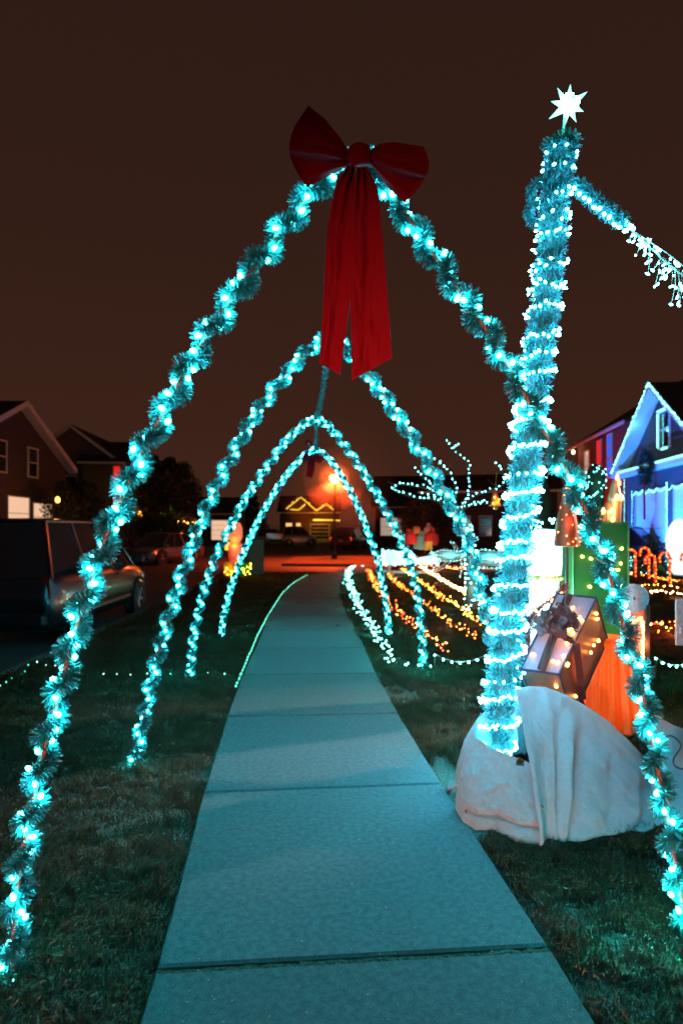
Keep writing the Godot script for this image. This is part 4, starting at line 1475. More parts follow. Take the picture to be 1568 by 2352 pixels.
func build_far_yard() -> void:
	# bare tree wound with white lights
	var tb := Vector3(2.42, 0, -12.2)
	var o := thing("lit_tree", "small bare tree wound with white lights behind the second arch", "tree", tb)
	var b := MB.new()
	var trunk := smooth([Vector3(0, -0.05, 0), Vector3(0.02, 0.5, 0), Vector3(-0.02, 1.1, 0.0), Vector3(-0.12, 1.7, 0)], 0.1)
	b.tube(trunk, 0.13, 0.085, 9)
	part(o, "trunk", b.mesh(), M.bark)
	var lines := []
	var ends := [[[1021, 1010], [1047, 1040], [1076, 1067], [1074, 1095], [1078, 1130], [1063, 1157]], [[1006, 1062], [1032, 1084], [1045, 1117], [1045, 1144]], [[949, 1076], [975, 1100], [995, 1122], [1003, 1140]], [[900, 1122], [918, 1112], [940, 1115], [980, 1122], [1000, 1136]], [[900, 1122], [913, 1131], [957, 1144], [1001, 1150]], [[1138, 1067], [1157, 1091], [1151, 1117], [1125, 1126], [1089, 1139], [1063, 1161]], [[1109, 1150], [1080, 1161], [1060, 1172]]]
	var lights := PackedVector3Array()
	b = MB.new()
	for k in ends.size():
		var e: Array = ends[k]
		var ctrl := [at(1054, 1195, 12.2) - tb]
		for m in range(e.size() - 1, -1, -1):
			ctrl.append(at(e[m][0], e[m][1], 12.2 + [0.5, -0.4, 0.3, -0.5, 0.4, -0.3, 0.6][k] * (1.0 - float(m) / e.size())) - tb)
		var pth := smooth(ctrl, 0.05)
		b.tube(pth, 0.03, 0.008, 5)
		for s in range(3, pth.size(), 2):
			lights.append(pth[s] + tb + Vector3(rng.randfn() * 0.012, 0.02 + rng.randfn() * 0.01, 0.02))
		# side twigs
		for m in 4:
			var s0: int = int(pth.size() * rng.randf_range(0.35, 0.95))
			var tw := PackedVector3Array()
			var tp: Vector3 = pth[s0]
			var td := Vector3(rng.randf_range(-1, 1), rng.randf_range(0.1, 1.0), rng.randf_range(-0.8, 0.8)).normalized()
			for q in 6:
				tw.append(tp)
				tp += td * rng.randf_range(0.04, 0.07)
				td = (td + Vector3(rng.randfn(), rng.randfn(), rng.randfn()) * 0.15).normalized()
			b.tube(tw, 0.008, 0.003, 4)
			if m == 0:
				for q in range(1, 6, 2): lights.append(tw[q] + tb + Vector3(0, 0, 0.015))
	part(o, "limbs", b.mesh(), M.bark)
	for i in 190:
		var f := rng.randf()
		var a := rng.randf() * TAU
		var c: Vector3 = trunk[int(f * (trunk.size() - 1))]
		var r := lerpf(0.15, 0.10, f)
		lights.append(tb + c + Vector3(cos(a) * r, 0, sin(a) * r))
	bulb_mass(o, lights, M.small_white_bulb, bulb_far, "bulbs", 1.05)
	for i in 4: lamp(o, tb + Vector3(-0.05, 0.4 + i * 0.4, 0.24), Color(0.6, 1, 1), 0.16, 0.03, 10.0)
	# lit bell hanging from a branch of that tree
	var bc := at(1137, 1150, 11.6)
	var be := thing("bell_ornament", "golden light-up bell hanging between the bare tree and the leaning post", "ornament", bc)
	b = MB.new()
	b.lathe([Vector2(0.0, 0.15), Vector2(0.035, 0.14), Vector2(0.055, 0.09), Vector2(0.07, 0.0), Vector2(0.11, -0.08), Vector2(0.112, -0.10), Vector2(0.0, -0.09)], 16, Transform3D())
	part(be, "bell", b.mesh(), cloth_mat("gold_cloth", lin(0.6, 0.26, 0.05), lin(0.85, 0.5, 0.15), Color(0.9, 0.7, 0.4)))
	b = MB.new()
	b.tube(PackedVector3Array([Vector3(0, 0.14, 0), Vector3(0.02, 0.5, 0)]), 0.004, 0.004, 4)
	b.ball(Transform3D(Basis().scaled(Vector3(0.04, 0.03, 0.04)), Vector3(0, -0.13, 0)), 5, 8)
	part(be, "clapper", b.mesh(), M.gold_trim)
	bulbs_at(be, PackedVector3Array([bc + Vector3(-0.03, 0.06, 0.07), bc + Vector3(0.02, -0.03, 0.10), bc + Vector3(-0.06, -0.05, 0.10), bc + Vector3(0.05, 0.02, 0.07)]), M.amber_bulb, bulb_far)
	lamp(be, bc + Vector3(0, 0.0, 0.16), Color(1, 0.6, 0.2), 0.05, 0.02, 5.0)

	# sleigh outlined in lights, drawn by deer of wire
	glow("sleigh_panel", lin(0.40, 1.0, 1.0), 0.8)
	var sb := gp(935, 1318)
	var sl := thing("sleigh", "white light-up sleigh on the lawn behind the two smaller arches", "sleigh", sb)
	b = MB.new()
	var hull := [Vector2(-0.85, 0.42), Vector2(-0.80, 0.78), Vector2(0.1, 0.72), Vector2(0.25, 0.48), Vector2(0.8, 0.44), Vector2(0.95, 0.62), Vector2(1.0, 0.35), Vector2(-0.7, 0.32)]
	for i in hull.size():
		var p: Vector2 = hull[i]
		var q: Vector2 = hull[(i + 1) % hull.size()]
		for z in [-0.28, 0.28]:
			b.tri(Vector3(0.0, 0.45, z), Vector3(p.x, p.y, z), Vector3(q.x, q.y, z))
		b.quad(Vector3(p.x, p.y, -0.28), Vector3(q.x, q.y, -0.28), Vector3(q.x, q.y, 0.28), Vector3(p.x, p.y, 0.28))
	part(sl, "body_lamp", b.mesh(), M.sleigh_panel)
	for z in [-0.3, 0.3]:
		b = MB.new()
		b.tube(smooth([Vector3(-0.95, 0.10, z), Vector3(0.0, 0.05, z), Vector3(0.9, 0.10, z), Vector3(1.35, 0.38, z), Vector3(1.62, 0.80, z), Vector3(1.5, 1.05, z)], 0.1), 0.02, 0.02, 5)
		part(sl, "runner", b.mesh(), M.white_wire)
		for x in [-0.6, 0.6]:
			b = MB.new()
			b.bar(Vector3(x, 0.06, z), Vector3(x, 0.40, z), 0.03, 0.03)
			part(sl, "strut", b.mesh(), M.white_wire)
	var sp := PackedVector3Array()
	for z in [-0.3, 0.3]:
		var rp := smooth([Vector3(-0.95, 0.10, z), Vector3(0.0, 0.05, z), Vector3(0.9, 0.10, z), Vector3(1.35, 0.38, z), Vector3(1.62, 0.80, z), Vector3(1.5, 1.05, z)], 0.06)
		for p in rp: sp.append(p + sb)
		for i in hull.size():
			for k in 12:
				var p2: Vector2 = hull[i].lerp(hull[(i + 1) % hull.size()], k / 12.0)
				sp.append(sb + Vector3(p2.x, p2.y, z * 1.1) + Vector3(rng.randfn(), rng.randfn(), 0) * 0.03)
	bulb_mass(sl, sp, M.small_white_bulb, bulb_far, "bulbs", 1.2)
	lamp(sl, sb + Vector3(0, 0.6, 0.45), Color(0.5, 1, 1), 0.5, 0.1, 12.0)
	# parcels and rounded red figures on the sleigh
	var bx := [["red_sack", "bright red rounded sack on the sleigh, the leftmost of its load", at(941, 1234, 20.6), 0.22, lin(0.7, 0.01, 0.005)], ["orange_ball", "orange ball ornament above the red sack on the sleigh", at(956, 1217, 20.7), 0.13, lin(0.8, 0.16, 0.01)], ["red_sack", "taller red sack at the front end of the sleigh's load", at(991, 1234, 20.6), 0.24, lin(0.7, 0.012, 0.01)], ["pink_sack", "pale pink sack topped with white trim above the taller red one", at(985, 1218, 20.9), 0.19, lin(0.75, 0.25, 0.2)], ["teal_sack", "pale teal sack in the middle of the sleigh's load", at(966, 1243, 20.8), 0.26, lin(0.2, 0.5, 0.5)], ["yellow_parcel", "small yellow parcel low at the front of the sleigh's load", at(984, 1253, 20.4), 0.12, lin(0.85, 0.5, 0.05)]]
	for e in bx:
		var so := thing(e[0], e[1], "ornament" if e[0] == "orange_ball" else ("parcel" if e[0] == "yellow_parcel" else "sack"), e[2], "load of the sleigh")
		var r: float = e[3]
		var sm := mat(e[0] + "_cloth", e[4], 0.6)
		sm.backlight_enabled = true
		sm.backlight = Color(0.5, 0.5, 0.5)
		b = MB.new()
		if e[0] == "orange_ball":
			b.ball(Transform3D(Basis().scaled(Vector3(r, r, r)), Vector3.ZERO), 8, 12)
		elif e[0] == "yellow_parcel":
			b.box(Transform3D(Basis(Vector3(0, 1, 0), 0.4), Vector3.ZERO), Vector3(r, r * 1.5, r) * 1.6, 0.02)
		else:
			b.lathe([Vector2(0.0, r * 1.25), Vector2(r * 0.35, r * 1.15), Vector2(r * 0.3, r * 0.85), Vector2(r * 0.8, r * 0.4), Vector2(r, -r * 0.3), Vector2(r * 0.8, -r), Vector2(0, -r * 1.05)], 14, Transform3D(Basis(Vector3(0, 0, 1), rng.randf_range(-0.2, 0.2)), Vector3.ZERO))
		part(so, "body", b.mesh(), sm)
		b = MB.new()
		b.lathe([Vector2(r * 0.33, r * 0.95), Vector2(r * 0.4, r * 0.9), Vector2(r * 0.33, r * 0.85)], 12, Transform3D())
		part(so, "tie", b.mesh(), M.gold_trim)
	lamp(sl, at(965, 1240, 19.6), Color(1, 0.75, 0.6), 0.5, 0.1, 8.0)
	# deer
	deer(gp(1030, 1328), 0.95, "wire deer with white lights standing at the head of the sleigh", -0.1)
	deer(gp(1128, 1370), 1.15, "larger wire deer with cyan lights just left of the leaning post", 0.15)

	# candy canes
	for e in [[1434, 1318, 0.62, "leftmost lit candy cane, half hidden by the tall green present"], [1458, 1326, 0.86, "tallest lit candy cane, second from the left, in front of the dark car"], [1489, 1330, 0.94, "third lit candy cane from the left, its hook turned left"], [1503, 1338, 0.78, "fourth lit candy cane, leaning against the third one's hook"], [1537, 1342, 0.86, "pink red lit candy cane in front of the garage door's corner"], [1585, 1332, 0.8, "rightmost lit candy cane, cut by the picture's edge"]]:
		var cb := gp(e[0], e[1])
		cane(cb, e[2], e[3])
	# glittering ground net of white bulbs by the canes
	var nb := gp(1480, 1318)
	var nt := thing("net_lights_shrub", "low shrub under a net of white bulbs between the candy canes", "shrub", nb)
	b = MB.new()
	for i in 7:
		b.ball(Transform3D(Basis().scaled(Vector3(0.32, 0.26, 0.3)), Vector3(-0.6 + i * 0.2, 0.16 + rng.randf() * 0.08, rng.randf_range(-0.15, 0.15))), 6, 9)
	part(nt, "foliage", b.mesh(), mat("dark_foliage", lin(0.012, 0.03, 0.012), 0.9))
	var np := PackedVector3Array()
	for i in 190:
		np.append(nb + Vector3(rng.randf_range(-0.75, 1.5), rng.randf_range(0.05, 0.6), rng.randf_range(0.1, 0.4)))
	bulb_mass(nt, np, M.small_white_bulb, bulb_far, "bulbs", 1.1)
	lamp(nt, nb + Vector3(0.2, 0.4, 0.55), Color(0.6, 1, 1), 0.25, 0.1, 8.0)
	# net-lit topiary and striped cone tree behind the post
	var tp := Vector3(at(1366, 1130, 15).x, 0, -15.0)
	var tn := thing("topiary", "tall narrow topiary under a net of white bulbs in front of the brick house", "shrub", tp)
	b = MB.new()
	b.lathe([Vector2(0.0, 3.0), Vector2(0.15, 2.92), Vector2(0.22, 2.65), Vector2(0.2, 2.2), Vector2(0.13, 1.7), Vector2(0.17, 1.2), Vector2(0.24, 0.6), Vector2(0.1, 0.1), Vector2(0.05, 0.0)], 14, Transform3D())
	part(tn, "foliage", b.mesh(), M.dark_foliage)
	np = PackedVector3Array()
	for i in 130:
		var y := rng.randf_range(0.5, 2.98)
		var r := 0.23 if y > 2.2 else (0.16 if y > 1.3 else 0.24)
		if y > 2.9: r = 0.12
		var a := rng.randf() * PI
		np.append(tp + Vector3(cos(a) * r, y, sin(a) * r + 0.01))
	bulb_mass(tn, np, M.small_white_bulb, bulb_far, "bulbs", 0.85)
	lamp(tn, tp + Vector3(0, 2.4, 0.5), Color(0.6, 1, 1), 0.15, 0.05, 8.0)
	var cp := Vector3(at(1243, 1160, 9.5).x, 0, -9.5)
	var cn := thing("cone_tree", "dark cone tree with straight rows of white bulbs close behind the leaning post", "cone tree", cp)
	b = MB.new()
	b.lathe([Vector2(0.0, 2.5), Vector2(0.06, 2.3), Vector2(0.24, 1.5), Vector2(0.36, 0.4), Vector2(0.0, 0.35)], 14, Transform3D())
	part(cn, "foliage", b.mesh(), M.dark_foliage)
	b = MB.new()
	b.tube(PackedVector3Array([Vector3(0, 0, 0), Vector3(0, 0.5, 0)]), 0.03, 0.03, 6)
	part(cn, "trunk", b.mesh(), M.bark)
	np = PackedVector3Array()
	for c in 11:
		var a := TAU * c / 11.0 + 0.1
		for i in 24:
			var y := 2.4 - i * 0.08
			var r := 0.03 + (2.45 - y) * 0.165
			np.append(cp + Vector3(cos(a) * r, y, sin(a) * r))
	bulb_mass(cn, np, M.small_white_bulb, bulb_far, "bulbs", 0.9)
	# left verge: figure-like orange lantern, two small lit presents, green utility box
	var lv := gp(541, 1322)
	var lo := thing("tiered_lantern", "orange and red tiered light-up lantern on the left verge behind the arches", "lantern", lv)
	glow("orange_tier", lin(1.0, 0.16, 0.01), 0.75)
	glow("red_tier", lin(0.9, 0.025, 0.01), 0.6)
	b = MB.new()
	b.lathe([Vector2(0.0, 1.72), Vector2(0.14, 1.70), Vector2(0.22, 1.5), Vector2(0.23, 1.25), Vector2(0.15, 1.08)], 16, Transform3D())
	part(lo, "upper_lamp", b.mesh(), M.orange_tier)
	b = MB.new()
	b.lathe([Vector2(0.15, 1.08), Vector2(0.25, 0.95), Vector2(0.23, 0.6), Vector2(0.16, 0.42), Vector2(0.0, 0.42)], 16, Transform3D())
	part(lo, "lower_lamp", b.mesh(), M.red_tier)
	b = MB.new()
	b.box(Transform3D(Basis(), Vector3(-0.25, 0.95, 0.05)), Vector3(0.16, 0.26, 0.12), 0.02)
	part(lo, "side_lamp", b.mesh(), glow("amber_tier", lin(1.0, 0.5, 0.06), 1.5))
	b = MB.new()
	b.tube(PackedVector3Array([Vector3(0, 0, 0), Vector3(0, 0.45, 0)]), 0.05, 0.04, 8)
	part(lo, "stand", b.mesh(), M.stake_wood)
	lamp(lo, lv + Vector3(0, 1.0, 0.35), Color(1, 0.35, 0.08), 0.5, 0.1, 8.0)
	var yc := cloth_mat("yellow_net", lin(0.5, 0.28, 0.02), lin(0.75, 0.5, 0.06), Color(0.8, 0.7, 0.4))
	var p1 := gp(527, 1324)
	var pa := present_box("small_present", "small yellow lit present at the foot of the tiered lantern", upright(p1.x - 0.17, p1.x + 0.17, -p1.z, -p1.z + 0.3, -0.02, 0.44), [yc, yc, yc, yc, yc, yc], M.gold_mesh, M.yellow_bulb, 18, "light-up presents")
	lamp(pa, p1 + Vector3(0, 0.25, 0.12), Color(1, 0.7, 0.15), 0.05, 0.03, 4.0)
	var p2 := gp(561, 1323)
	var pb2 := present_box("small_present", "small green lit present right of the tiered lantern", upright(p2.x - 0.16, p2.x + 0.16, -p2.z, -p2.z + 0.3, -0.02, 0.42), [M.green_net, M.green_net, M.green_net, M.green_net, M.green_net, M.green_net], M.green_wire, M.yellow_bulb, 18, "light-up presents")
	lamp(pb2, p2 + Vector3(0, 0.25, 0.12), Color(0.7, 1, 0.3), 0.04, 0.03, 4.0)
	var ub := gp(582, 1320)
	var uo := thing("utility_box", "dark green utility box on the left verge behind the farthest arch", "utility box", ub)
	mat("box_green", lin(0.012, 0.05, 0.045), 0.5)
	b = MB.new()
	b.box(Transform3D(Basis(Vector3(0, 1, 0), 0.5), Vector3(0, 0.58, 0)), Vector3(0.55, 1.2, 0.5), 0.03)
	part(uo, "cabinet", b.mesh(), M.box_green)
	b = MB.new()
	b.box(Transform3D(Basis(Vector3(0, 1, 0), 0.5), Vector3(0, 1.22, 0)), Vector3(0.62, 0.07, 0.57), 0.02)
	part(uo, "lid", b.mesh(), M.box_green)


func deer(base: Vector3, s: float, label: String, turn: float) -> void:
	var o := thing("wire_deer", label, "deer figure", base, "wire deer on the lawn")
	o.rotation.y = turn
	var lines := [[Vector3(-0.5, 0.80, 0), Vector3(-0.2, 0.90, 0), Vector3(0.25, 0.86, 0), Vector3(0.48, 0.92, 0), Vector3(0.62, 1.22, 0)], [Vector3(-0.5, 0.80, 0), Vector3(-0.52, 0.62, 0), Vector3(-0.2, 0.55, 0), Vector3(0.25, 0.55, 0), Vector3(0.45, 0.66, 0), Vector3(0.52, 0.95, 0)], [Vector3(0.62, 1.22, 0), Vector3(0.72, 1.36, 0), Vector3(0.92, 1.28, 0), Vector3(0.88, 1.2, 0), Vector3(0.64, 1.16, 0)], [Vector3(-0.55, 0.84, 0), Vector3(-0.62, 0.74, 0)]]
	for z in [-0.11, 0.11]:
		lines.append([Vector3(0.38, 0.64, z), Vector3(0.40, 0.34, z), Vector3(0.36, 0.0, z)])
		lines.append([Vector3(-0.42, 0.66, z), Vector3(-0.36, 0.42, z), Vector3(-0.50, 0.30, z), Vector3(-0.46, 0.0, z)])
		lines.append([Vector3(0.70, 1.36, z * 0.4), Vector3(0.60, 1.55, z * 1.4), Vector3(0.66, 1.75, z * 2.0)])
		lines.append([Vector3(0.61, 1.52, z * 1.3), Vector3(0.74, 1.64, z * 1.8)])
		lines.append([Vector3(-0.45, 0.74, z), Vector3(0.0, 0.72, z * 1.6), Vector3(0.42, 0.76, z)])
	var pts := PackedVector3Array()
	var names := ["back", "belly", "head", "tail", "front_leg", "hind_leg", "antler", "antler_branch", "flank", "front_leg", "hind_leg", "antler", "antler_branch", "flank"]
	for i in lines.size():
		var q := []
		for p in lines[i]: q.append(p * s)
		var sm := smooth(q, 0.05)
		var b := MB.new()
		b.tube(sm, 0.014 * s, 0.012 * s, 5)
		part(o, names[i], b.mesh(), M.white_wire)
		for k in sm.size():
			if k % 2 == 0: pts.append(Transform3D(o.basis, base) * (sm[k] + Vector3(0, 0.01, rng.randfn() * 0.012)))
	# cloth skin inside the frame
	var b2 := MB.new()
	b2.ball(Transform3D(Basis().scaled(Vector3(0.46, 0.15, 0.11) * s), Vector3(0.0, 0.73, 0) * s), 8, 12)
	var skin := mat("deer_cloth", lin(0.25, 0.55, 0.58), 0.8)
	skin.backlight_enabled = true
	skin.backlight = Color(0.7, 0.7, 0.7)
	part(o, "body_cloth", b2.mesh(), skin)
	bulb_mass(o, pts, M.small_white_bulb, bulb_far, "bulbs", 0.8)
	lamp(o, base + Vector3(0, 0.75 * s, 0.3), Color(0.5, 1, 1), 0.2, 0.05, 8.0)


func cane(base: Vector3, h: float, label: String) -> void:
	var o := thing("candy_cane", label, "candy cane", base, "lit candy canes on the right lawn")
	if not M.has("cane_red"):
		var cr := mat("cane_red", lin(0.75, 0.012, 0.015), 0.35)
		cr.emission_enabled = true
		cr.emission = lin(1.0, 0.01, 0.015)
		cr.emission_energy_multiplier = 0.45
		mat("cane_white", lin(0.8, 0.7, 0.7), 0.35)
	var r := 0.14
	var pts := []
	for i in 6: pts.append(Vector3(0, (h - r) * i / 5.0, 0))
	for i in range(1, 8):
		var a := PI * i / 7.0
		pts.append(Vector3(-r + r * cos(a), h - r + r * sin(a), 0))
	pts.append(Vector3(-2 * r, h - r - 0.12, 0))
	var path := smooth(pts, 0.03)
	var n := path.size()
	var k := 0
	var seg := 0
	while k < n - 1:
		var e: int = min(k + 4, n - 1)
		var b := MB.new()
		b.tube(path.slice(k, e + 1), 0.036, 0.036, 8)
		part(o, "stripe_light", b.mesh(), M.cane_red if seg % 3 < 2 else M.cane_white)
		seg += 1
		k = e
	var bp := PackedVector3Array()
	for i in range(2, n, 4): bp.append(base + path[i] + Vector3(rng.randfn() * 0.012, 0, 0.04))
	bulb_mass(o, bp, M.orange_bulb, bulb_far, "bulbs", 1.1)
	lamp(o, base + Vector3(-0.05, h * 0.6, 0.2), Color(1, 0.12, 0.05), 0.05, 0.03, 5.0)


# ---------------------------------------------------------------- houses
func house(called: String, label: String, origin: Vector3, turn: float, w: float, d: float, eave: float, peak: float, wall: Material, roof: Material, gable_front: bool, wins: Array, over := 0.4) -> Node3D:
	# local axes: x along the front, y up, z out of the front; the body lies behind the front
	var o := thing(called, label, "house", origin)
	o.rotation.y = turn
	var b := MB.new()
	b.box(Transform3D(Basis(), Vector3(w * 0.5, eave * 0.5 - 0.1, -0.12)), Vector3(w, eave + 0.2, 0.24))
	if gable_front:
		for z in [0.0, -0.24]: b.tri(Vector3(0, eave, z), Vector3(w, eave, z), Vector3(w * 0.5, peak, z))
	part(o, "wall", b.mesh(), wall)
	b = MB.new()
	b.box(Transform3D(Basis(), Vector3(0.12, eave * 0.5 - 0.1, -d * 0.5 - 0.121)), Vector3(0.24, eave + 0.2, d - 0.24))
	if not gable_front:
		for x in [0.0, 0.24]: b.tri(Vector3(x, eave, -d), Vector3(x, eave, 0), Vector3(x, peak, -d * 0.5))
	part(o, "wall", b.mesh(), wall)
	b = MB.new()
	b.box(Transform3D(Basis(), Vector3(w - 0.12, eave * 0.5 - 0.1, -d * 0.5 - 0.121)), Vector3(0.24, eave + 0.2, d - 0.24))
	if not gable_front:
		for x in [w - 0.24, w]: b.tri(Vector3(x, eave, -d), Vector3(x, eave, 0), Vector3(x, peak, -d * 0.5))
	part(o, "wall", b.mesh(), wall)
	b = MB.new()
	b.box(Transform3D(Basis(), Vector3(w * 0.5, eave * 0.5 - 0.1, -d + 0.12)), Vector3(w - 0.5, eave + 0.2, 0.24))
	part(o, "wall", b.mesh(), wall)
	# two roof slopes with overhang, white boards along the rakes
	for s in [-1, 1]:
		b = MB.new()
		var e0: Vector3
		var e1: Vector3
		var r0: Vector3
		var r1: Vector3
		if gable_front:
			var sl := (peak - eave) / (w * 0.5)
			var ex: float = w * 0.5 + s * (w * 0.5 + over)
			e0 = Vector3(ex, eave - over * sl, over)
			e1 = Vector3(ex, eave - over * sl, -d - over)
			r0 = Vector3(w * 0.5, peak, over)
			r1 = Vector3(w * 0.5, peak, -d - over)
		else:
			var sl2 := (peak - eave) / (d * 0.5)
			var ez: float = -d * 0.5 + s * (d * 0.5 + over)
			e0 = Vector3(-over, eave - over * sl2, ez)
			e1 = Vector3(w + over, eave - over * sl2, ez)
			r0 = Vector3(-over, peak, -d * 0.5)
			r1 = Vector3(w + over, peak, -d * 0.5)
		var up := Vector3(0, 0.16, 0)
		b.quad(e0 + up, e1 + up, r1 + up, r0 + up)
		b.quad(e0, r0, r1, e1)
		b.quad(e0, e1, e1 + up, e0 + up)
		b.quad(e0, e0 + up, r0 + up, r0)
		b.quad(e1, r1, r1 + up, e1 + up)
		part(o, "roof", b.mesh(), roof)
		if gable_front:
			b = MB.new()
			var f := Vector3(0, 0, 0.03)
			b.quad(e0 + f - Vector3(0, 0.08, 0), r0 + f - Vector3(0, 0.08, 0), r0 + f + up * 1.1, e0 + f + up * 1.1)
			b.quad(e0 + f - Vector3(0, 0.08, 0), e0 - Vector3(0, 0.08, over), r0 - Vector3(0, 0.08, over), r0 + f - Vector3(0, 0.08, 0))
			part(o, "rake_board", b.mesh(), M.white_trim)
		elif s > 0:
			b = MB.new()
			b.box(Transform3D(Basis(), (e0 + e1) * 0.5 + Vector3(0, 0.06, 0.05)), Vector3(e0.distance_to(e1), 0.14, 0.10), 0.01)
			part(o, "gutter", b.mesh(), M.white_trim)
	for wn in wins:
		var wx: float = wn[0]
		var wy: float = wn[1]
		var ww: float = wn[2]
		var wh: float = wn[3]
		b = MB.new()
		for k in [[0, wh * 0.5, ww + 0.12, 0.06], [0, -wh * 0.5, ww + 0.12, 0.06], [-ww * 0.5, 0, 0.06, wh - 0.06], [ww * 0.5, 0, 0.06, wh - 0.06], [0, 0, ww - 0.06, 0.045]]:
			b.box(Transform3D(Basis(), Vector3(wx + k[0], wy + k[1], 0.035)), Vector3(k[2], k[3], 0.07), 0.008)
		var fr := part(o, "garage_door" if wn.size() > 5 else "window", b.mesh(), M.white_trim)
		b = MB.new()
		b.box(Transform3D(Basis(), Vector3(wx, wy, 0.012)), Vector3(ww - 0.05, wh - 0.05, 0.02))
		part(fr, "lit_pane" if wn[4].emission_enabled else "pane", b.mesh(), wn[4])
		if wn.size() > 5:       # panel joints of a garage door
			for i in 3:
				b = MB.new()
				b.box(Transform3D(Basis(), Vector3(wx, wy - wh * 0.5 + wh * (i + 1) / 4.0, 0.028)), Vector3(ww - 0.07, 0.03, 0.012))
				part(fr, "rail", b.mesh(), M.white_trim)
	return o


func build_houses() -> void:
	mat("white_trim", lin(0.55, 0.55, 0.54), 0.6)
	grained(mat("shingles", Color(1, 1, 1), 0.9), noise_tex(0.2, lin(0.012, 0.012, 0.013), lin(0.05, 0.048, 0.046), 4, 256, 71), 0.6)
	grained(mat("red_brick", Color(1, 1, 1), 0.9), noise_tex(0.25, lin(0.09, 0.035, 0.026), lin(0.24, 0.10, 0.075), 3, 256, 72), 0.7)
	grained(mat("mauve_brick", Color(1, 1, 1), 0.9), noise_tex(0.25, lin(0.03, 0.03, 0.04), lin(0.085, 0.08, 0.095), 3, 256, 73), 0.7)
	grained(mat("tan_siding", Color(1, 1, 1), 0.85), noise_tex(0.05, lin(0.10, 0.07, 0.055), lin(0.15, 0.11, 0.09), 4, 256, 74), 0.5)
	grained(mat("dark_siding", Color(1, 1, 1), 0.85), noise_tex(0.05, lin(0.03, 0.022, 0.022), lin(0.06, 0.045, 0.043), 4, 256, 75), 0.5)
	var dark := mat("dark_pane", lin(0.012, 0.012, 0.014), 0.08)
	mat("door_panel", lin(0.62, 0.64, 0.68), 0.55)
	glow("warm_pane", lin(1.0, 0.52, 0.18), 1.2, Color(0.5, 0.45, 0.4))
	glow("peach_pane", lin(1.0, 0.62, 0.40), 0.85, Color(0.5, 0.45, 0.4))
	glow("red_pane", lin(1.0, 0.012, 0.01), 0.9, Color(0.3, 0.1, 0.1))
	glow("blue_pane", lin(0.02, 0.13, 1.0), 0.9, Color(0.1, 0.1, 0.3))
	glow("cream_pane", lin(0.9, 0.7, 0.55), 0.42, Color(0.5, 0.45, 0.4))
	glow("violet_pane", lin(0.12, 0.08, 0.45), 0.35, Color(0.1, 0.1, 0.3))

	# right: garage wing outlined in lights
	var th := deg_to_rad(-95.9)
	var o1 := Vector3(12.25, 0, -28.0)
	var h := house("garage_house", "brick garage wing outlined with white lights and washed with blue light", o1, th, 8.0, 7.0, 4.1, 6.75, M.mauve_brick, M.shingles, true, [[4.15, 5.15, 0.95, 1.35, dark], [1.05 + 1.6, 1.5, 3.1, 3.0, M.door_panel, 1], [6.3, 1.5, 2.5, 3.0, M.door_panel, 1]], 0.5)
	var put := func(l: Vector3) -> Vector3: return h.transform * l
	var b := MB.new()
	b.box(Transform3D(Basis(), Vector3(4.0, 3.78, 0.22)), Vector3(8.5, 0.16, 0.44), 0.02)
	part(h, "band", b.mesh(), M.white_trim)
	b = MB.new()
	b.box(Transform3D(Basis(), Vector3(-0.1, 3.95, 0.25)), Vector3(0.9, 0.3, 0.5), 0.03)
	part(h, "eave_return", b.mesh(), M.white_trim)
	# lights: along both rakes, down the corners and door jambs, rope bars on the band
	var rk := PackedVector3Array()
	var sl := (6.75 - 4.1) / 4.0
	for s in [-1, 1]:
		for i in 74:
			var f := i / 73.0
			var x: float = 4.0 + s * f * 4.5
			rk.append(put.call(Vector3(x + rng.randfn() * 0.03, 6.75 - f * 4.5 * sl + 0.12 + rng.randfn() * 0.03, 0.56)))
	var li := thing("roof_lights", "string of white bulbs along both slopes of the garage gable", "string lights", rk[0], "white light strings on the garage house")
	b = MB.new()
	b.tube(moved(PackedVector3Array([rk[73], rk[0]]), rk[0]), 0.008, 0.008, 4)
	b.tube(moved(PackedVector3Array([rk[74], rk[147]]), rk[0]), 0.008, 0.008, 4)
	part(li, "wire", b.mesh(), M.white_wire)
	bulb_mass(li, rk, M.small_white_bulb, bulb_far, "bulbs", 1.35)
	lamp(li, put.call(Vector3(2.5, 5.4, 0.8)), Color(0.4, 0.9, 1.0), 0.5, 0.1, 12.0)
	var defs := [["string of white bulbs down the far corner of the garage house", -0.02, 3.6, 0.4], ["string of white bulbs down the first garage door's left jamb", 0.95, 3.05, 0.4], ["bright string of white bulbs on the pier between the two garage doors", 4.62, 3.15, 0.2]]
	for e in defs:
		var vp := PackedVector3Array()
		for i in 34:
			vp.append(put.call(Vector3(e[1] + rng.randfn() * 0.012, lerpf(e[2], e[3], i / 33.0), 0.13)))
		var vo := thing("wall_lights", e[0], "string lights", vp[0], "white light strings on the garage house")
		b = MB.new()
		b.tube(moved(PackedVector3Array([vp[0], vp[33]]), vp[0]), 0.006, 0.006, 4)
		part(vo, "wire", b.mesh(), M.white_wire)
		bulb_mass(vo, vp, M.small_white_bulb, bulb_far, "bulbs", 1.5 if e[1] > 4.0 else 1.0)
	var sc := PackedVector3Array()
	for i in 70:
		var x := 1.0 + i / 69.0 * 6.6
		sc.append(put.call(Vector3(x, 3.02 - 0.13 * absf(sin(x * 4.2)), 0.16)))
	var so := thing("door_swag_lights", "swags of white bulbs across the tops of the garage doors", "string lights", sc[0], "white light strings on the garage house")
	b = MB.new()
	b.tube(moved(sc, sc[0]), 0.006, 0.006, 4)
	part(so, "wire", b.mesh(), M.white_wire)
	bulb_mass(so, sc, M.small_white_bulb, bulb_far, "bulbs", 1.2)
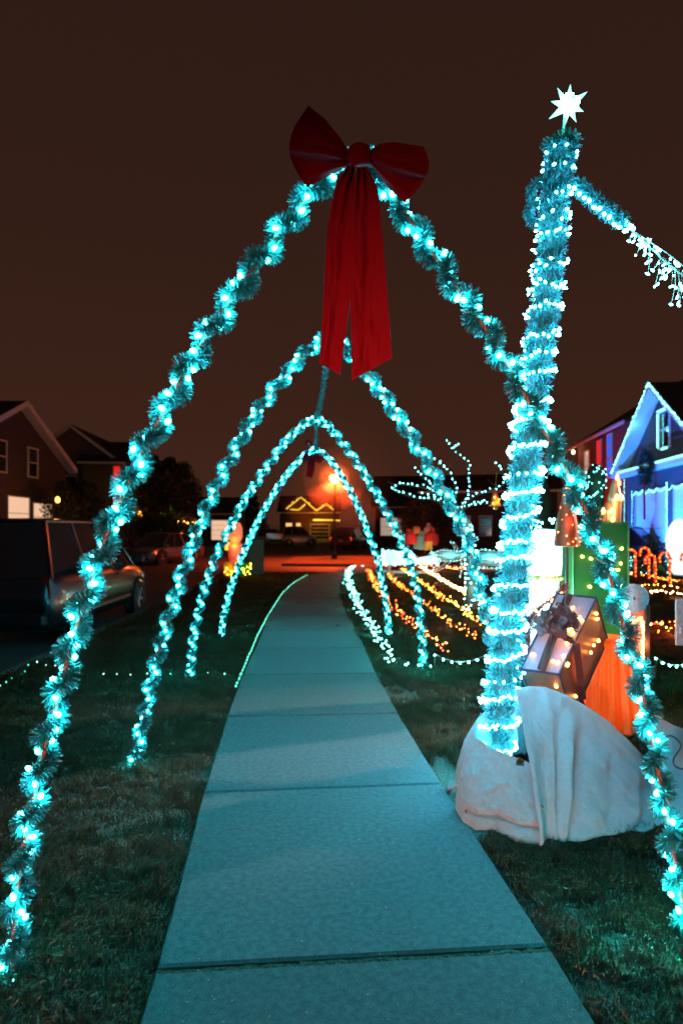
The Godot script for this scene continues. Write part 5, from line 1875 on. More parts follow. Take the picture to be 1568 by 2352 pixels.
	glow("bar_glow", lin(0.30, 1.0, 0.92), 1.8)
	var bars := [["rope light bar on the band left of the wreath", Vector3(0.1, 3.9, 0.47), Vector3(2.7, 3.9, 0.47)], ["short rope light bar on the band right under the wreath", Vector3(3.1, 3.9, 0.47), Vector3(3.8, 3.9, 0.47)], ["rope light bar on the band at the picture's right edge", Vector3(4.5, 3.9, 0.47), Vector3(7.5, 3.9, 0.47)], ["rope light bar along the head of the gable window", Vector3(3.7, 5.86, 0.12), Vector3(4.62, 5.86, 0.12)], ["rope light bar along the sill of the gable window", Vector3(4.1, 4.42, 0.12), Vector3(4.6, 4.42, 0.12)]]
	for e in bars:
		var p: Vector3 = put.call(e[1])
		var q: Vector3 = put.call(e[2])
		var bo := thing("rope_light", e[0], "rope light", p, "rope light bars on the garage house")
		b = MB.new()
		b.tube(PackedVector3Array([Vector3.ZERO, q - p]), 0.04, 0.04, 6)
		part(bo, "tube_light", b.mesh(), M.bar_glow)
	var wv := PackedVector3Array()
	for i in 15:
		wv.append(put.call(Vector3(3.68, 5.75 - i * 0.085, 0.12)))
		wv.append(put.call(Vector3(3.72, 5.72 - i * 0.085, 0.12)))
	var wo := thing("window_lights", "column of white bulbs down the left side of the gable window", "string lights", wv[0], "white light strings on the garage house")
	bulb_mass(wo, wv, M.small_white_bulb, bulb_far, "bulbs", 1.3)
	# wreath between window and doors
	var wc: Vector3 = put.call(Vector3(4.0, 3.75, 0.62))
	var wr := thing("wreath", "large dark wreath on the garage house under the gable window", "wreath", wc)
	wr.rotation.y = th
	var ring := PackedVector3Array()
	for i in 41: ring.append(Vector3(cos(TAU * i / 40.0) * 0.38, sin(TAU * i / 40.0) * 0.52, 0))
	part(wr, "needles", tinsel(ring, 0.26, 0.02, 420, Color(0.012, 0.03, 0.016), 0.5), M.tinsel, "", "stuff")
	b = MB.new()
	b.bar(Vector3(0.05, -0.3, 0.1), Vector3(0.0, -1.9, 0.06), 0.16, 0.03)
	part(wr, "ribbon", b.mesh(), M.red_velvet)
	# blue floodlights on the drive
	for e in [[put.call(Vector3(2.4, 0.12, 2.2)), "blue floodlight on the ground before the first garage door", 66.0, Vector3(2.4, 2.2, 0)], [put.call(Vector3(6.0, 0.12, 2.4)), "blue floodlight on the ground before the second garage door", 120.0, Vector3(6.2, 2.4, 0)], [put.call(Vector3(0.2, 0.12, 2.6)), "blue floodlight at the far corner of the garage house, aimed up", 70.0, Vector3(1.2, 5.2, 0)]]:
		flood(e[0], put.call(e[3]), e[1], Color(0.13, 0.47, 1.0), e[2])
	# glowing dome and dark shrub by the second door
	var dm: Vector3 = put.call(Vector3(6.9, 0, 0.6))
	var dome := thing("glowing_dome", "white glowing dome before the second garage door", "lantern", dm)
	b = MB.new()
	b.ball(Transform3D(Basis().scaled(Vector3(0.42, 0.95, 0.42)), Vector3(0, 0.9, 0)), 8, 14)
	part(dome, "dome_lamp", b.mesh(), glow("dome_glow", lin(0.85, 1.0, 1.0), 1.1))
	var sh := put.call(Vector3(7.5, 0, 2.0)) as Vector3
	bush("shrub", "dark rounded shrub in front of the glowing dome", sh, 0.75, 1.35, 5)

	# right: tall brick house behind
	var o2 := Vector3(13.75, 0, -38.0)
	var h2 := house("brick_house", "tall red brick house with red and blue lit windows behind the garage wing", o2, th, 9.4, 9.0, 6.4, 9.2, M.red_brick, M.shingles, false, [[2.0, 4.95, 0.95, 1.7, M.cream_pane], [4.35, 5.45, 0.75, 1.25, M.red_pane], [4.35, 4.35, 0.75, 0.8, M.violet_pane], [6.1, 5.55, 0.75, 1.2, M.blue_pane], [6.1, 4.45, 0.75, 0.85, M.blue_pane], [2.2, 1.6, 1.0, 1.7, dark], [6.0, 1.6, 1.0, 1.7, dark]], 0.5)
	b = MB.new()
	b.ball(Transform3D(Basis().scaled(Vector3(0.09, 0.12, 0.09)), Vector3(0.3, 5.95, 0.35)), 6, 8)
	part(h2, "eave_lamp", b.mesh(), glow("lamp_glow_warm", lin(1.0, 0.6, 0.35), 8.0))
	lamp(h2, h2.transform * Vector3(0.3, 5.95, 0.35) , Color(1, 0.7, 0.5), 0.5, 0.1, 10.0)
	flood((h2.transform * Vector3(5.0, 0.12, 1.7)), h2.transform * Vector3(4.6, 5.6, 0), "red floodlight on the ground before the brick house", Color(1.0, 0.16, 0.1), 26.0)

	# left: dark houses across the street
	house("gabled_house", "dark gabled house across the street with two bright garage openings", Vector3(-14.0, 0, -23.4), deg_to_rad(90.0), 9.8, 10.0, 4.6, 6.9, M.dark_siding, M.shingles, true, [[4.9, 1.45, 1.9, 2.9, M.peach_pane, 1], [7.2, 1.4, 2.0, 2.6, M.peach_pane, 1], [3.4, 4.5, 0.9, 1.3, dark], [6.2, 4.5, 0.9, 1.3, dark]])
	house("pale_house", "pale gabled house end beyond the first tree across the street", Vector3(-22.2, 0, -45.0), 0.06, 7.0, 9.0, 6.0, 8.6, M.tan_siding, M.shingles, true, [[3.4, 4.4, 1.0, 1.5, dark]])
	house("wing_house", "house wing with dark roof and red lit corner left of the nearest arch", Vector3(-17.6, 0, -44.5), 0.1, 2.6, 6.0, 6.1, 7.7, M.tan_siding, M.shingles, false, [[2.25, 4.2, 0.45, 3.2, M.red_pane]], 0.3)  # red strip window: glowing stand-in for red light on the wall
	house("low_house", "low house far down the street with one peach lit garage between the arches", Vector3(-19.0, 0, -62.0), 0.05, 9.0, 9.0, 3.0, 4.6, M.dark_siding, M.shingles, false, [[7.6, 1.4, 2.0, 1.9, M.peach_pane, 1], [3.2, 1.6, 1.0, 1.2, dark]])
	# far end: house outlined in yellow
	var h3 := house("yellow_lit_house", "far house at the street's end outlined in yellow lights with two lit windows", Vector3(-8.6, 0, -91.0), 0.0, 8.2, 9.0, 3.9, 6.2, M.dark_siding, M.shingles, false, [[1.3, 1.7, 0.9, 1.3, M.warm_pane], [2.6, 1.7, 0.65, 1.3, M.warm_pane], [5.6, 1.1, 2.6, 2.1, dark, 1]])
	for e in [[2.3, 3.4, 2.1], [5.9, 2.6, 1.1]]:
		b = MB.new()
		var gx: float = e[0]
		var gw: float = e[1]
		for z in [0.6]:
			b.tri(Vector3(gx - gw * 0.5, 4.0, z), Vector3(gx + gw * 0.5, 4.0, z), Vector3(gx, 4.0 + e[2], z))
			b.quad(Vector3(gx - gw * 0.5, 4.0, z), Vector3(gx, 4.0 + e[2], z), Vector3(gx, 4.0 + e[2], -3.0), Vector3(gx - gw * 0.5, 4.0, -3.0))
			b.quad(Vector3(gx, 4.0 + e[2], z), Vector3(gx + gw * 0.5, 4.0, z), Vector3(gx + gw * 0.5, 4.0, -3.0), Vector3(gx, 4.0 + e[2], -3.0))
		part(h3, "gable", b.mesh(), M.dark_siding)
	glow("yellow_line", lin(1.0, 0.62, 0.04), 0.95)
	var yl := [["gable", [at(658, 1168, 90.2), at(691, 1142, 90.2), at(726.5, 1172.6, 90.2)], "yellow light line over the left gable of the far house"], ["porch", [at(668, 1170, 90.1), at(686, 1171, 90.1), at(700, 1159, 90.1)], "short yellow light line sagging under the left gable of the far house"], ["gable", [at(726.5, 1172.6, 90.2), at(749, 1157.5, 90.2), at(768, 1172.6, 90.2)], "yellow light line over the right gable of the far house"], ["bar", [at(719, 1194, 90.0), at(766, 1194.6, 90.0)], "straight yellow light line under the right gable of the far house"], ["bar", [at(769, 1195, 90.0), at(780, 1195.4, 90.0)], "stub of yellow light line at the far house's right corner"]]
	for e in yl:
		var path := PackedVector3Array(e[1])
		var yo := thing("rope_light", e[2], "rope light", path[0], "yellow light lines of the far house")
		b = MB.new()
		b.tube(moved(path, path[0]), 0.11, 0.11, 5)
		part(yo, "tube_light", b.mesh(), M.yellow_line)
		bulb_mass(yo, smooth(e[1], 0.8), M.yellow_bulb, bulb_far, "bulbs", 2.5)
	lamp(h3, at(730, 1200, 89.0), Color(1, 0.7, 0.2), 6.0, 0.3, 20.0)
	# right middle distance
	house("plain_house", "dark house in the right distance with a peach lit garage front", Vector3(3.0, 0, -58.0), -0.1, 7.5, 9.0, 3.6, 6.4, M.dark_siding, M.shingles, false, [[1.4, 1.7, 1.9, 1.6, M.cream_pane, 1], [5.2, 1.6, 1.0, 1.2, dark]])
	house("brown_house", "tall dark brown house behind the bare lit tree", Vector3(5.6, 0, -44.0), -0.25, 8.5, 9.0, 4.0, 5.3, M.dark_siding, M.shingles, false, [[2.6, 1.7, 0.8, 1.3, M.violet_pane], [4.0, 1.7, 0.8, 1.3, dark]])
	# lit hedges and lamps across the street
	for e in [[at(388, 1203, 42), "lime lit low hedge across the street left of the second arch", lin(0.45, 1.0, 0.03), "lime_bulb", 1.6, Color(0.6, 1, 0.2)], [at(432, 1204, 42), "orange lit low hedge across the street beside the second arch", lin(1.0, 0.30, 0.02), "hedge_orange_bulb", 2.0, Color(1, 0.5, 0.15)]]:
		var c: Vector3 = e[0]
		var ho := bush("hedge", e[1], Vector3(c.x, 0, c.z), 1.1, 1.75, 7)
		glow(e[3], e[2], 60.0)
		var hp := PackedVector3Array()
		for i in 44: hp.append(Vector3(c.x + rng.randf_range(-e[4] * 0.55, e[4] * 0.55), 1.78 + rng.randf() * 0.2, c.z + 0.6 + rng.randf() * 0.4))
		bulb_mass(ho, hp, M[e[3]], bulb_far, "bulbs", 2.2)
		lamp(ho, c + Vector3(0, 0.3, 1.3), e[5], 0.6, 0.1, 8.0)
	for e in [[at(133, 1148, 27.5), "small yellow wall lamp right of the bright garage openings", 0.10, 0.8], [at(323, 1180, 40), "orange wall lamp across the street behind the nearest arch", 0.13, 4.0]]:
		var wlp: Vector3 = e[0]
		var lo := thing("wall_lamp", e[1], "lamp", Vector3(wlp.x, 0, wlp.z), "wall lamps across the street")
		b = MB.new()
		b.bar(Vector3(0, -0.1, 0), Vector3(0, wlp.y - 0.12, 0), 0.1, 0.1)
		part(lo, "post", b.mesh(), M.dark_siding)
		b = MB.new()
		b.ball(Transform3D(Basis().scaled(Vector3(1, 1.3, 1) * e[2]), Vector3(0, wlp.y, 0)), 6, 8)
		part(lo, "lamp_globe", b.mesh(), glow("globe_glow", lin(1.0, 0.36, 0.05), 9.0))
		lamp(lo, wlp, Color(1, 0.55, 0.18), e[3], 0.1, 15.0)


func flood(p: Vector3, aim: Vector3, label: String, color: Color, energy: float, cone := 62.0, soft := 0.8) -> void:
	var o := thing("flood_light", label, "floodlight", p, "coloured floodlights")
	var d := (aim - p).normalized()
	var b := MB.new()
	var x := d.cross(Vector3(0, 1, 0)).normalized()
	var t := Transform3D(Basis(x, x.cross(d) * -1.0, -d), d * -0.03)
	b.box(t, Vector3(0.22, 0.16, 0.08), 0.02)
	part(o, "housing", b.mesh(), M.wire)
	b = MB.new()
	b.box(Transform3D(t.basis, d * 0.016), Vector3(0.18, 0.12, 0.008))
	var g := glow("flood_" + str(color.to_html()), color, 5.0)
	part(o, "lamp_face", b.mesh(), g)
	b = MB.new()
	b.box(Transform3D(Basis(), Vector3(0, -0.10, 0)), Vector3(0.03, 0.16, 0.03))
	part(o, "spike", b.mesh(), M.wire)
	var l := SpotLight3D.new()
	l.name = "light"
	l.light_color = color
	l.light_energy = energy
	l.light_size = 0.08
	l.spot_range = 30.0
	l.spot_angle = cone
	l.spot_angle_attenuation = soft
	l.spot_attenuation = 2.0
	l.shadow_enabled = true
	o.add_child(l, true)
	l.position = d * 0.06
	l.basis = Basis.looking_at(d)


# ---------------------------------------------------------------- trees and shrubs
func leaf_cloud(c: Array, n: int, size: float, hue: Color) -> ArrayMesh:
	# many leaf-sized faces spread through clumps; c holds [centre, radii]
	var v := PackedVector3Array()
	var nn := PackedVector3Array()
	var cc := PackedColorArray()
	for i in n:
		var e: Array = c[rng.randi() % c.size()]
		var d := Vector3(rng.randfn(), rng.randfn(), rng.randfn()).normalized() * pow(rng.randf(), 0.45)
		var p: Vector3 = e[0] + d * e[1]
		var a := Vector3(rng.randfn(), rng.randfn(), rng.randfn()).normalized()
		var u := a.cross(Vector3(rng.randfn(), rng.randfn(), rng.randfn())).normalized()
		var s := size * rng.randf_range(0.6, 1.3)
		var k := rng.randf_range(0.6, 1.4)
		v.append(p - u * s * 0.5); v.append(p + a * s); v.append(p + u * s * 0.5)
		var nv := u.cross(a).normalized()
		for m in 3:
			nn.append(nv)
			cc.append(Color(hue.r * k, hue.g * k, hue.b * k))
	var arr := []
	arr.resize(Mesh.ARRAY_MAX)
	arr[Mesh.ARRAY_VERTEX] = v
	arr[Mesh.ARRAY_NORMAL] = nn
	arr[Mesh.ARRAY_COLOR] = cc
	var m2 := ArrayMesh.new()
	m2.add_surface_from_arrays(Mesh.PRIMITIVE_TRIANGLES, arr)
	return m2


func bush(called: String, label: String, base: Vector3, r: float, h: float, clumps: int) -> Node3D:
	var o := thing(called, label, "shrub", base)
	var c := []
	for i in clumps:
		c.append([Vector3(rng.randf_range(-0.7, 0.7) * r, rng.randf_range(0.3, 0.75) * h, rng.randf_range(-0.5, 0.5) * r), Vector3(r * 0.5, h * 0.32, r * 0.5)])
	part(o, "foliage", leaf_cloud(c, 1500, 0.07, Color(0.02, 0.045, 0.02)), M.grass_blades, "", "stuff")
	var b := MB.new()
	for i in 4: b.tube(PackedVector3Array([Vector3(0, -0.1, 0), c[i % clumps][0]]), 0.025, 0.01, 5)
	part(o, "stems", b.mesh(), M.bark)
	return o


func tree(label: String, base: Vector3, h: float, w: float, trunk_h: float, n: int, spire := false) -> void:
	var o := thing("street_tree", label, "tree", base, "dark trees across the street")
	var b := MB.new()
	b.tube(smooth([Vector3(0, -0.2, 0), Vector3(0.05, trunk_h, 0), Vector3(-0.05, h * 0.7, 0.1)], 0.3), 0.16, 0.05, 8)
	part(o, "trunk", b.mesh(), M.bark)
	var c := []
	b = MB.new()
	for i in 16:
		var f := (i + rng.randf()) / 16.0
		var y := lerpf(trunk_h * 0.9, h * 0.92, f)
		var r := w * 0.5 * ((1.0 - f) if spire else sqrt(max(0.05, 1.0 - pow(f * 1.6 - 0.6, 2.0))))
		var a := i * 2.4 + rng.randf()
		var p := Vector3(cos(a) * r * 0.62, y, sin(a) * r * 0.62)
		c.append([p, Vector3(1, 0.85, 1) * max(r * 0.5, w * 0.09)])
		b.tube(PackedVector3Array([Vector3(0, y * 0.75, 0), p * 0.6 + Vector3(0, y * 0.38, 0), p]), 0.05, 0.015, 5)
	part(o, "limbs", b.mesh(), M.bark)
	part(o, "crown", leaf_cloud(c, n, h * 0.026, Color(0.022, 0.035, 0.018)), M.grass_blades, "", "stuff")


func build_trees() -> void:
	tree("round dark tree across the street right of the bright garage openings", Vector3(-12.2, -0.1, -30.0), 4.1, 3.0, 1.0, 9000)
	tree("big dark spreading tree between the nearest and second arch", Vector3(-10.6, -0.1, -40.0), 6.2, 4.6, 1.4, 13000)
	tree("slim pointed dark tree rising behind the big spreading one", Vector3(-12.6, -0.1, -44.0), 7.2, 2.4, 1.0, 8000, true)
	tree("dark conifer behind the second arch, left of the far yellow lit house", Vector3(-10.4, -0.1, -76.0), 6.5, 5.0, 1.2, 7000, true)
	tree("dark shrubby tree behind the sleigh at the right end of the street", Vector3(4.6, -0.1, -36.5), 3.6, 3.2, 0.7, 9000)


# ---------------------------------------------------------------- vehicles
func car(called: String, label: String, where: Vector3, yaw: float, L: float, W: float, H: float, boxy: float, paint: Material, lit_tail := false, plate := "") -> Node3D:
	var o := thing(called, label, "car" if called == "parked_car" else ("pickup truck" if called == "pickup_truck" else "minivan"), where, "cars parked along the street" if called == "parked_car" else "")
	o.rotation.y = yaw
	# local axes: x forward, y up, z to the car's right
	var hw := W * 0.5
	var belt := H * 0.56
	var xs := [-0.5, -0.495, -0.47, -0.40, -0.25, 0.0, 0.22, 0.34, 0.42, 0.475, 0.497, 0.5]
	var tops := [0.62, 0.80, 0.97, 1.0, 1.0, 1.0, 1.0, 0.95, 0.90, 0.82, 0.70, 0.52]
	var wide := [0.84, 0.90, 0.95, 0.985, 1.0, 1.0, 1.0, 0.99, 0.97, 0.92, 0.86, 0.80]
	if boxy > 0.5: tops = [0.70, 0.92, 1.0, 1.0, 1.0, 1.0, 1.0, 0.96, 0.90, 0.82, 0.70, 0.52]
	var g := []
	for i in xs.size():
		var x: float = xs[i] * L
		var t: float = belt * tops[i]
		var w: float = hw * wide[i]
		var lo := 0.24 if i > 1 and i < 10 else 0.34
		var row := PackedVector3Array()
		for q in [[0.0, lo], [0.86, lo], [0.97, lo + 0.10], [1.0, lo + 0.28], [0.985, t * 0.72], [0.955, t * 0.86], [0.93, t - 0.03], [0.86, t], [0.45, t + 0.015], [0.0, t + 0.02]]:
			row.append(Vector3(x, q[1], w * q[0]))
		for k in range(8, -1, -1):
			row.append(Vector3(x, row[k].y, -row[k].z))
		g.append(row)
	var b := MB.new()
	b.sheet(g)
	for e in [0, xs.size() - 1]:
		for k in 18: b.tri(Vector3(xs[e] * L, 0.5, 0), g[e][k + 1], g[e][k]) if e > 0 else b.tri(Vector3(xs[e] * L, 0.5, 0), g[e][k], g[e][k + 1])
	part(o, "body", b.mesh(), paint)
	# greenhouse
	var xd := (-0.485 if boxy > 0.5 else -0.36) * L
	var xrr := (-0.44 if boxy > 0.5 else -0.20) * L
	var xrf := 0.10 * L
	var xa := 0.30 * L
	var bw := hw * 0.90
	var rw := hw * (0.71 if boxy > 0.5 else 0.66)
	var top := H - 0.06
	var bt := belt - 0.02
	var glass := M.car_glass as Material
	b = MB.new()
	b.quad(Vector3(xd, bt, -bw), Vector3(xd, bt, bw), Vector3(xrr, top, rw), Vector3(xrr, top, -rw))
	part(o, "rear_window", b.mesh(), glass)
	b = MB.new()
	b.quad(Vector3(xa, bt, bw), Vector3(xa, bt, -bw), Vector3(xrf, top, -rw), Vector3(xrf, top, rw))
	part(o, "windscreen", b.mesh(), glass)
	for s in [-1, 1]:
		b = MB.new()
		b.quad(Vector3(xd, bt, s * bw), Vector3(xa, bt, s * bw), Vector3(xrf, top, s * rw), Vector3(xrr, top, s * rw))
		part(o, "side_window", b.mesh(), glass)
		for pl in [[xd, xrr, 0.07], [xa, xrf, 0.06], [lerpf(xd, xa, 0.36), lerpf(xrr, xrf, 0.36), 0.07], [lerpf(xd, xa, 0.68), lerpf(xrr, xrf, 0.72), 0.06]]:
			b = MB.new()
			b.bar(Vector3(pl[0], bt - 0.02, s * (bw + 0.004)), Vector3(pl[1], top, s * (rw + 0.004)), pl[2], 0.03, 0.006)
			part(o, "pillar", b.mesh(), paint)
		b = MB.new()
		b.box(Transform3D(Basis(), Vector3(xa - 0.12, bt + 0.09, s * (hw + 0.07))), Vector3(0.09, 0.14, 0.2), 0.03)
		part(o, "mirror", b.mesh(), paint)
		b = MB.new()
		b.box(Transform3D(Basis(), Vector3(-L * 0.488, belt * 0.84, s * hw * 0.83)), Vector3(0.06, 0.30, 0.16), 0.02)
		part(o, "tail_light", b.mesh(), M.tail_lit if lit_tail else M.tail_red)
		b = MB.new()
		b.box(Transform3D(Basis(), Vector3(L * 0.462, belt * 0.70, s * hw * 0.78)), Vector3(0.12, 0.14, 0.26), 0.03)
		part(o, "headlight", b.mesh(), M.lamp_lens)
		b = MB.new()
		b.box(Transform3D(Basis(), Vector3(0.0, 0.42, s * (hw + 0.002))), Vector3(L * 0.42, 0.05, 0.02), 0.006)
		part(o, "side_trim", b.mesh(), M.chrome)
		for hx in [0.08, -0.14]:
			b = MB.new()
			b.box(Transform3D(Basis(), Vector3(hx * L, belt * 0.86, s * (hw * 0.965 + 0.012))), Vector3(0.2, 0.035, 0.03), 0.01)
			part(o, "handle", b.mesh(), paint)
		for wx in [-0.31, 0.33]:
			var wt := Transform3D(Basis(Vector3(1, 0, 0), PI / 2), Vector3(wx * L, 0.33, s * (hw - 0.09)))
			b = MB.new()
			b.lathe([Vector2(0.20, -0.11), Vector2(0.31, -0.11), Vector2(0.33, -0.08), Vector2(0.33, 0.08), Vector2(0.31, 0.11), Vector2(0.20, 0.11), Vector2(0.20, -0.11)], 24, wt)
			var wh := part(o, "wheel", b.mesh(), M.tyre)
			b = MB.new()
			b.lathe([Vector2(0.21, -0.10), Vector2(0.215, 0.10), Vector2(0.19, 0.095), Vector2(0.18, 0.02), Vector2(0.0, 0.02)] if s > 0 else [Vector2(0.0, -0.02), Vector2(0.18, -0.02), Vector2(0.19, -0.095), Vector2(0.215, -0.10), Vector2(0.21, 0.10)], 24, wt)
			part(wh, "rim", b.mesh(), M.tyre)
			b = MB.new()
			for k in 5:
				var a: float = TAU * k / 5.0 + float(wx)
				b.bar(wt * Vector3(0, s * 0.085, 0), wt * Vector3(cos(a) * 0.20, s * 0.095, sin(a) * 0.20), 0.05, 0.03, 0.006)
			part(wh, "spokes", b.mesh(), M.alloy)
			b = MB.new()
			b.lathe([Vector2(0.34, 0.105), Vector2(0.40, 0.118), Vector2(0.40, 0.09)] if s > 0 else [Vector2(0.40, -0.09), Vector2(0.40, -0.118), Vector2(0.34, -0.105)], 24, wt)
			part(o, "wheel_arch", b.mesh(), M.tyre)
	b = MB.new()
	var rg := []
	for i in 7:
		var f := i / 6.0
		var row := PackedVector3Array()
		for j in 9:
			var w := j / 8.0 * 2.0 - 1.0
			row.append(Vector3(lerpf(xrr - 0.02, xrf + 0.02, f), top + 0.06 * (1.0 - w * w * 0.8) * (0.6 + 0.4 * sin(PI * f)) - 0.01, w * (rw + 0.02)))
		rg.append(row)
	b.sheet(rg, 0.03)
	part(o, "roof", b.mesh(), paint)
	for s in [-1, 1]:
		b = MB.new()
		b.box(Transform3D(Basis(), Vector3(s * (L * 0.5 - 0.03), 0.42, 0)), Vector3(0.16, 0.2, W * 0.86), 0.05)
		part(o, "bumper", b.mesh(), paint)
	b = MB.new()
	b.box(Transform3D(Basis(), Vector3(-L * 0.5 - 0.03, 0.72, 0)), Vector3(0.02, 0.15, 0.31), 0.005)
	var pl2 := part(o, "number_plate", b.mesh(), M.plate)
	if plate != "":
		var tm := TextMesh.new()
		var sf := SystemFont.new()
		sf.font_names = PackedStringArray(["Droid Sans"])
		tm.font = sf
		tm.text = plate
		tm.font_size = 16
		tm.pixel_size = 0.0062
		tm.depth = 0.003
		var tx := part(pl2, "digits", tm, M.tyre)
		tx.transform = Transform3D(Basis(Vector3(0, 1, 0), -PI / 2), Vector3(-L * 0.5 - 0.043, 0.72, 0.09))
	return o


func build_cars() -> void:
	mat("car_glass", lin(0.008, 0.009, 0.012), 0.06).metallic_specular = 0.7
	mat("tyre", lin(0.012, 0.012, 0.012), 0.8)
	mat("alloy", lin(0.45, 0.46, 0.47), 0.35, 0.8)
	mat("chrome", lin(0.5, 0.5, 0.5), 0.2, 0.9)
	mat("tail_red", lin(0.22, 0.006, 0.006), 0.2)
	glow("tail_lit", lin(1.0, 0.06, 0.02), 1.0)
	mat("lamp_lens", lin(0.6, 0.6, 0.6), 0.1)
	mat("plate", lin(0.55, 0.52, 0.52), 0.5)
	var paint := func(n: String, c: Color) -> StandardMaterial3D:
		var m := mat(n, c, 0.3, 0.35)
		m.clearcoat_enabled = true
		m.clearcoat = 0.55
		m.clearcoat_roughness = 0.06
		return m
	var van := paint.call("paint_slate", lin(0.009, 0.012, 0.016)) as Material
	car("minivan", "dark slate minivan parked at the kerb, seen from behind at the left edge", Vector3(-4.78, -0.13, -11.0), PI / 2 + 0.03, 4.7, 1.86, 1.78, 1.0, van, false, "17")
	var silver := paint.call("paint_silver", lin(0.16, 0.16, 0.17)) as Material
	car("parked_car", "low silver car across the road, pale front facing left, behind the second arch", Vector3(-8.4, -0.13, -31.0), -1.9, 4.5, 1.8, 1.45, 0.0, silver)
	car("parked_car", "dark car behind the minivan's nose on the far side of the road", Vector3(-10.2, -0.13, -28.5), PI / 2, 4.6, 1.8, 1.5, 0.0, paint.call("paint_black", lin(0.012, 0.012, 0.014)))
	car("parked_car", "dark red car with a glowing tail at the far end right of the street lamp", Vector3(0.6, -0.1, -52.0), PI / 2 - 0.3, 4.6, 1.9, 1.75, 1.0, paint.call("paint_red", lin(0.16, 0.02, 0.015)), true)
	car("parked_car", "dark blue car parked before the garage house, behind the candy canes", Vector3(10.6, 0.0, -25.6), 2.45, 4.5, 1.85, 1.6, 0.4, paint.call("paint_navy", lin(0.02, 0.05, 0.09)))
	car("parked_car", "dark car far down the street under the yellow lit house", Vector3(-7.5, -0.1, -70.0), 0.2, 4.6, 1.85, 1.6, 0.6, M.paint_black)
	# pickup truck: a cab with an open bed behind it
	var pk := car("pickup_truck", "pale pickup truck far off in front of the yellow lit house, orange lit", Vector3(-4.0, -0.1, -62.0), 0.12, 3.2, 1.95, 1.85, 1.0, paint.call("paint_white", lin(0.35, 0.33, 0.31)))
	var b := MB.new()
	b.box(Transform3D(Basis(), Vector3(-2.35, 0.72, 0)), Vector3(1.5, 0.12, 1.8), 0.02)
	for s in [-1, 1]: b.box(Transform3D(Basis(), Vector3(-2.35, 0.98, s * 0.87)), Vector3(1.5, 0.42, 0.08), 0.02)
	b.box(Transform3D(Basis(), Vector3(-3.08, 0.98, 0)), Vector3(0.08, 0.42, 1.62), 0.02)
	part(pk, "truck_bed", b.mesh(), M.paint_white)


# ---------------------------------------------------------------- street lamps
func street_lamp(label: String, base: Vector3, h: float, color: Color, energy: float) -> void:
	var o := thing("street_lamp", label, "street lamp", base, "post top street lamps")
	if not M.has("lamp_iron"):
		mat("lamp_iron", lin(0.02, 0.02, 0.02), 0.5, 0.3)
		glow("sodium_glow", lin(1.0, 0.32, 0.05), 60.0)
	var b := MB.new()
	b.lathe([Vector2(0.14, 0.0), Vector2(0.14, 0.25), Vector2(0.085, 0.35), Vector2(0.06, 0.8), Vector2(0.05, h - 0.32), Vector2(0.0, h - 0.32)], 12, Transform3D())
	part(o, "post", b.mesh(), M.lamp_iron)
	b = MB.new()
	b.lathe([Vector2(0.05, h - 0.34), Vector2(0.11, h - 0.26), Vector2(0.11, h - 0.22), Vector2(0.0, h - 0.22)], 12, Transform3D())
	part(o, "collar", b.mesh(), M.lamp_iron)
	b = MB.new()
	b.lathe([Vector2(0.0, h - 0.21), Vector2(0.13, h - 0.20), Vector2(0.24, h + 0.02), Vector2(0.2, h + 0.15), Vector2(0.0, h + 0.19)], 14, Transform3D())
	part(o, "lamp_globe", b.mesh(), M.sodium_glow)
	b = MB.new()
	b.lathe([Vector2(0.10, h + 0.19), Vector2(0.06, h + 0.26), Vector2(0.015, h + 0.32), Vector2(0.0, h + 0.36)], 12, Transform3D())
	part(o, "finial", b.mesh(), M.lamp_iron)
	lamp(o, base + Vector3(0, h, 0), color, energy * 0.08, 0.15, 80.0)
	# added downward spot: most light reaches the road, little the house walls
	var sp := SpotLight3D.new()
	sp.name = "light"
	sp.light_color = color
	sp.light_energy = energy
	sp.light_size = 0.12
	sp.spot_range = 60.0
	sp.spot_angle = 72.0
	sp.spot_angle_attenuation = 0.6
	sp.spot_attenuation = 2.0
	sp.shadow_enabled = true
	o.add_child(sp, true)
	sp.position = Vector3(0, h, 0)
	sp.rotation.x = -PI / 2
	# fog balls added to imitate lens bloom round the lamp, thinner further out
	for e in [[0.8, 0.09], [1.6, 0.022], [3.0, 0.004]]:
		var fm := FogMaterial.new()
		fm.albedo = Color(0.95, 0.95, 0.95)
		fm.density = e[1]
		var fv := FogVolume.new()
		fv.name = "bloom_fog"
		fv.shape = RenderingServer.FOG_VOLUME_SHAPE_ELLIPSOID
		fv.size = Vector3.ONE * 2.0 * e[0]
		fv.material = fm
		fv.set_meta("kind", "stuff")
		add_child(fv, true)
		fv.position = base + Vector3(0, h, 0)


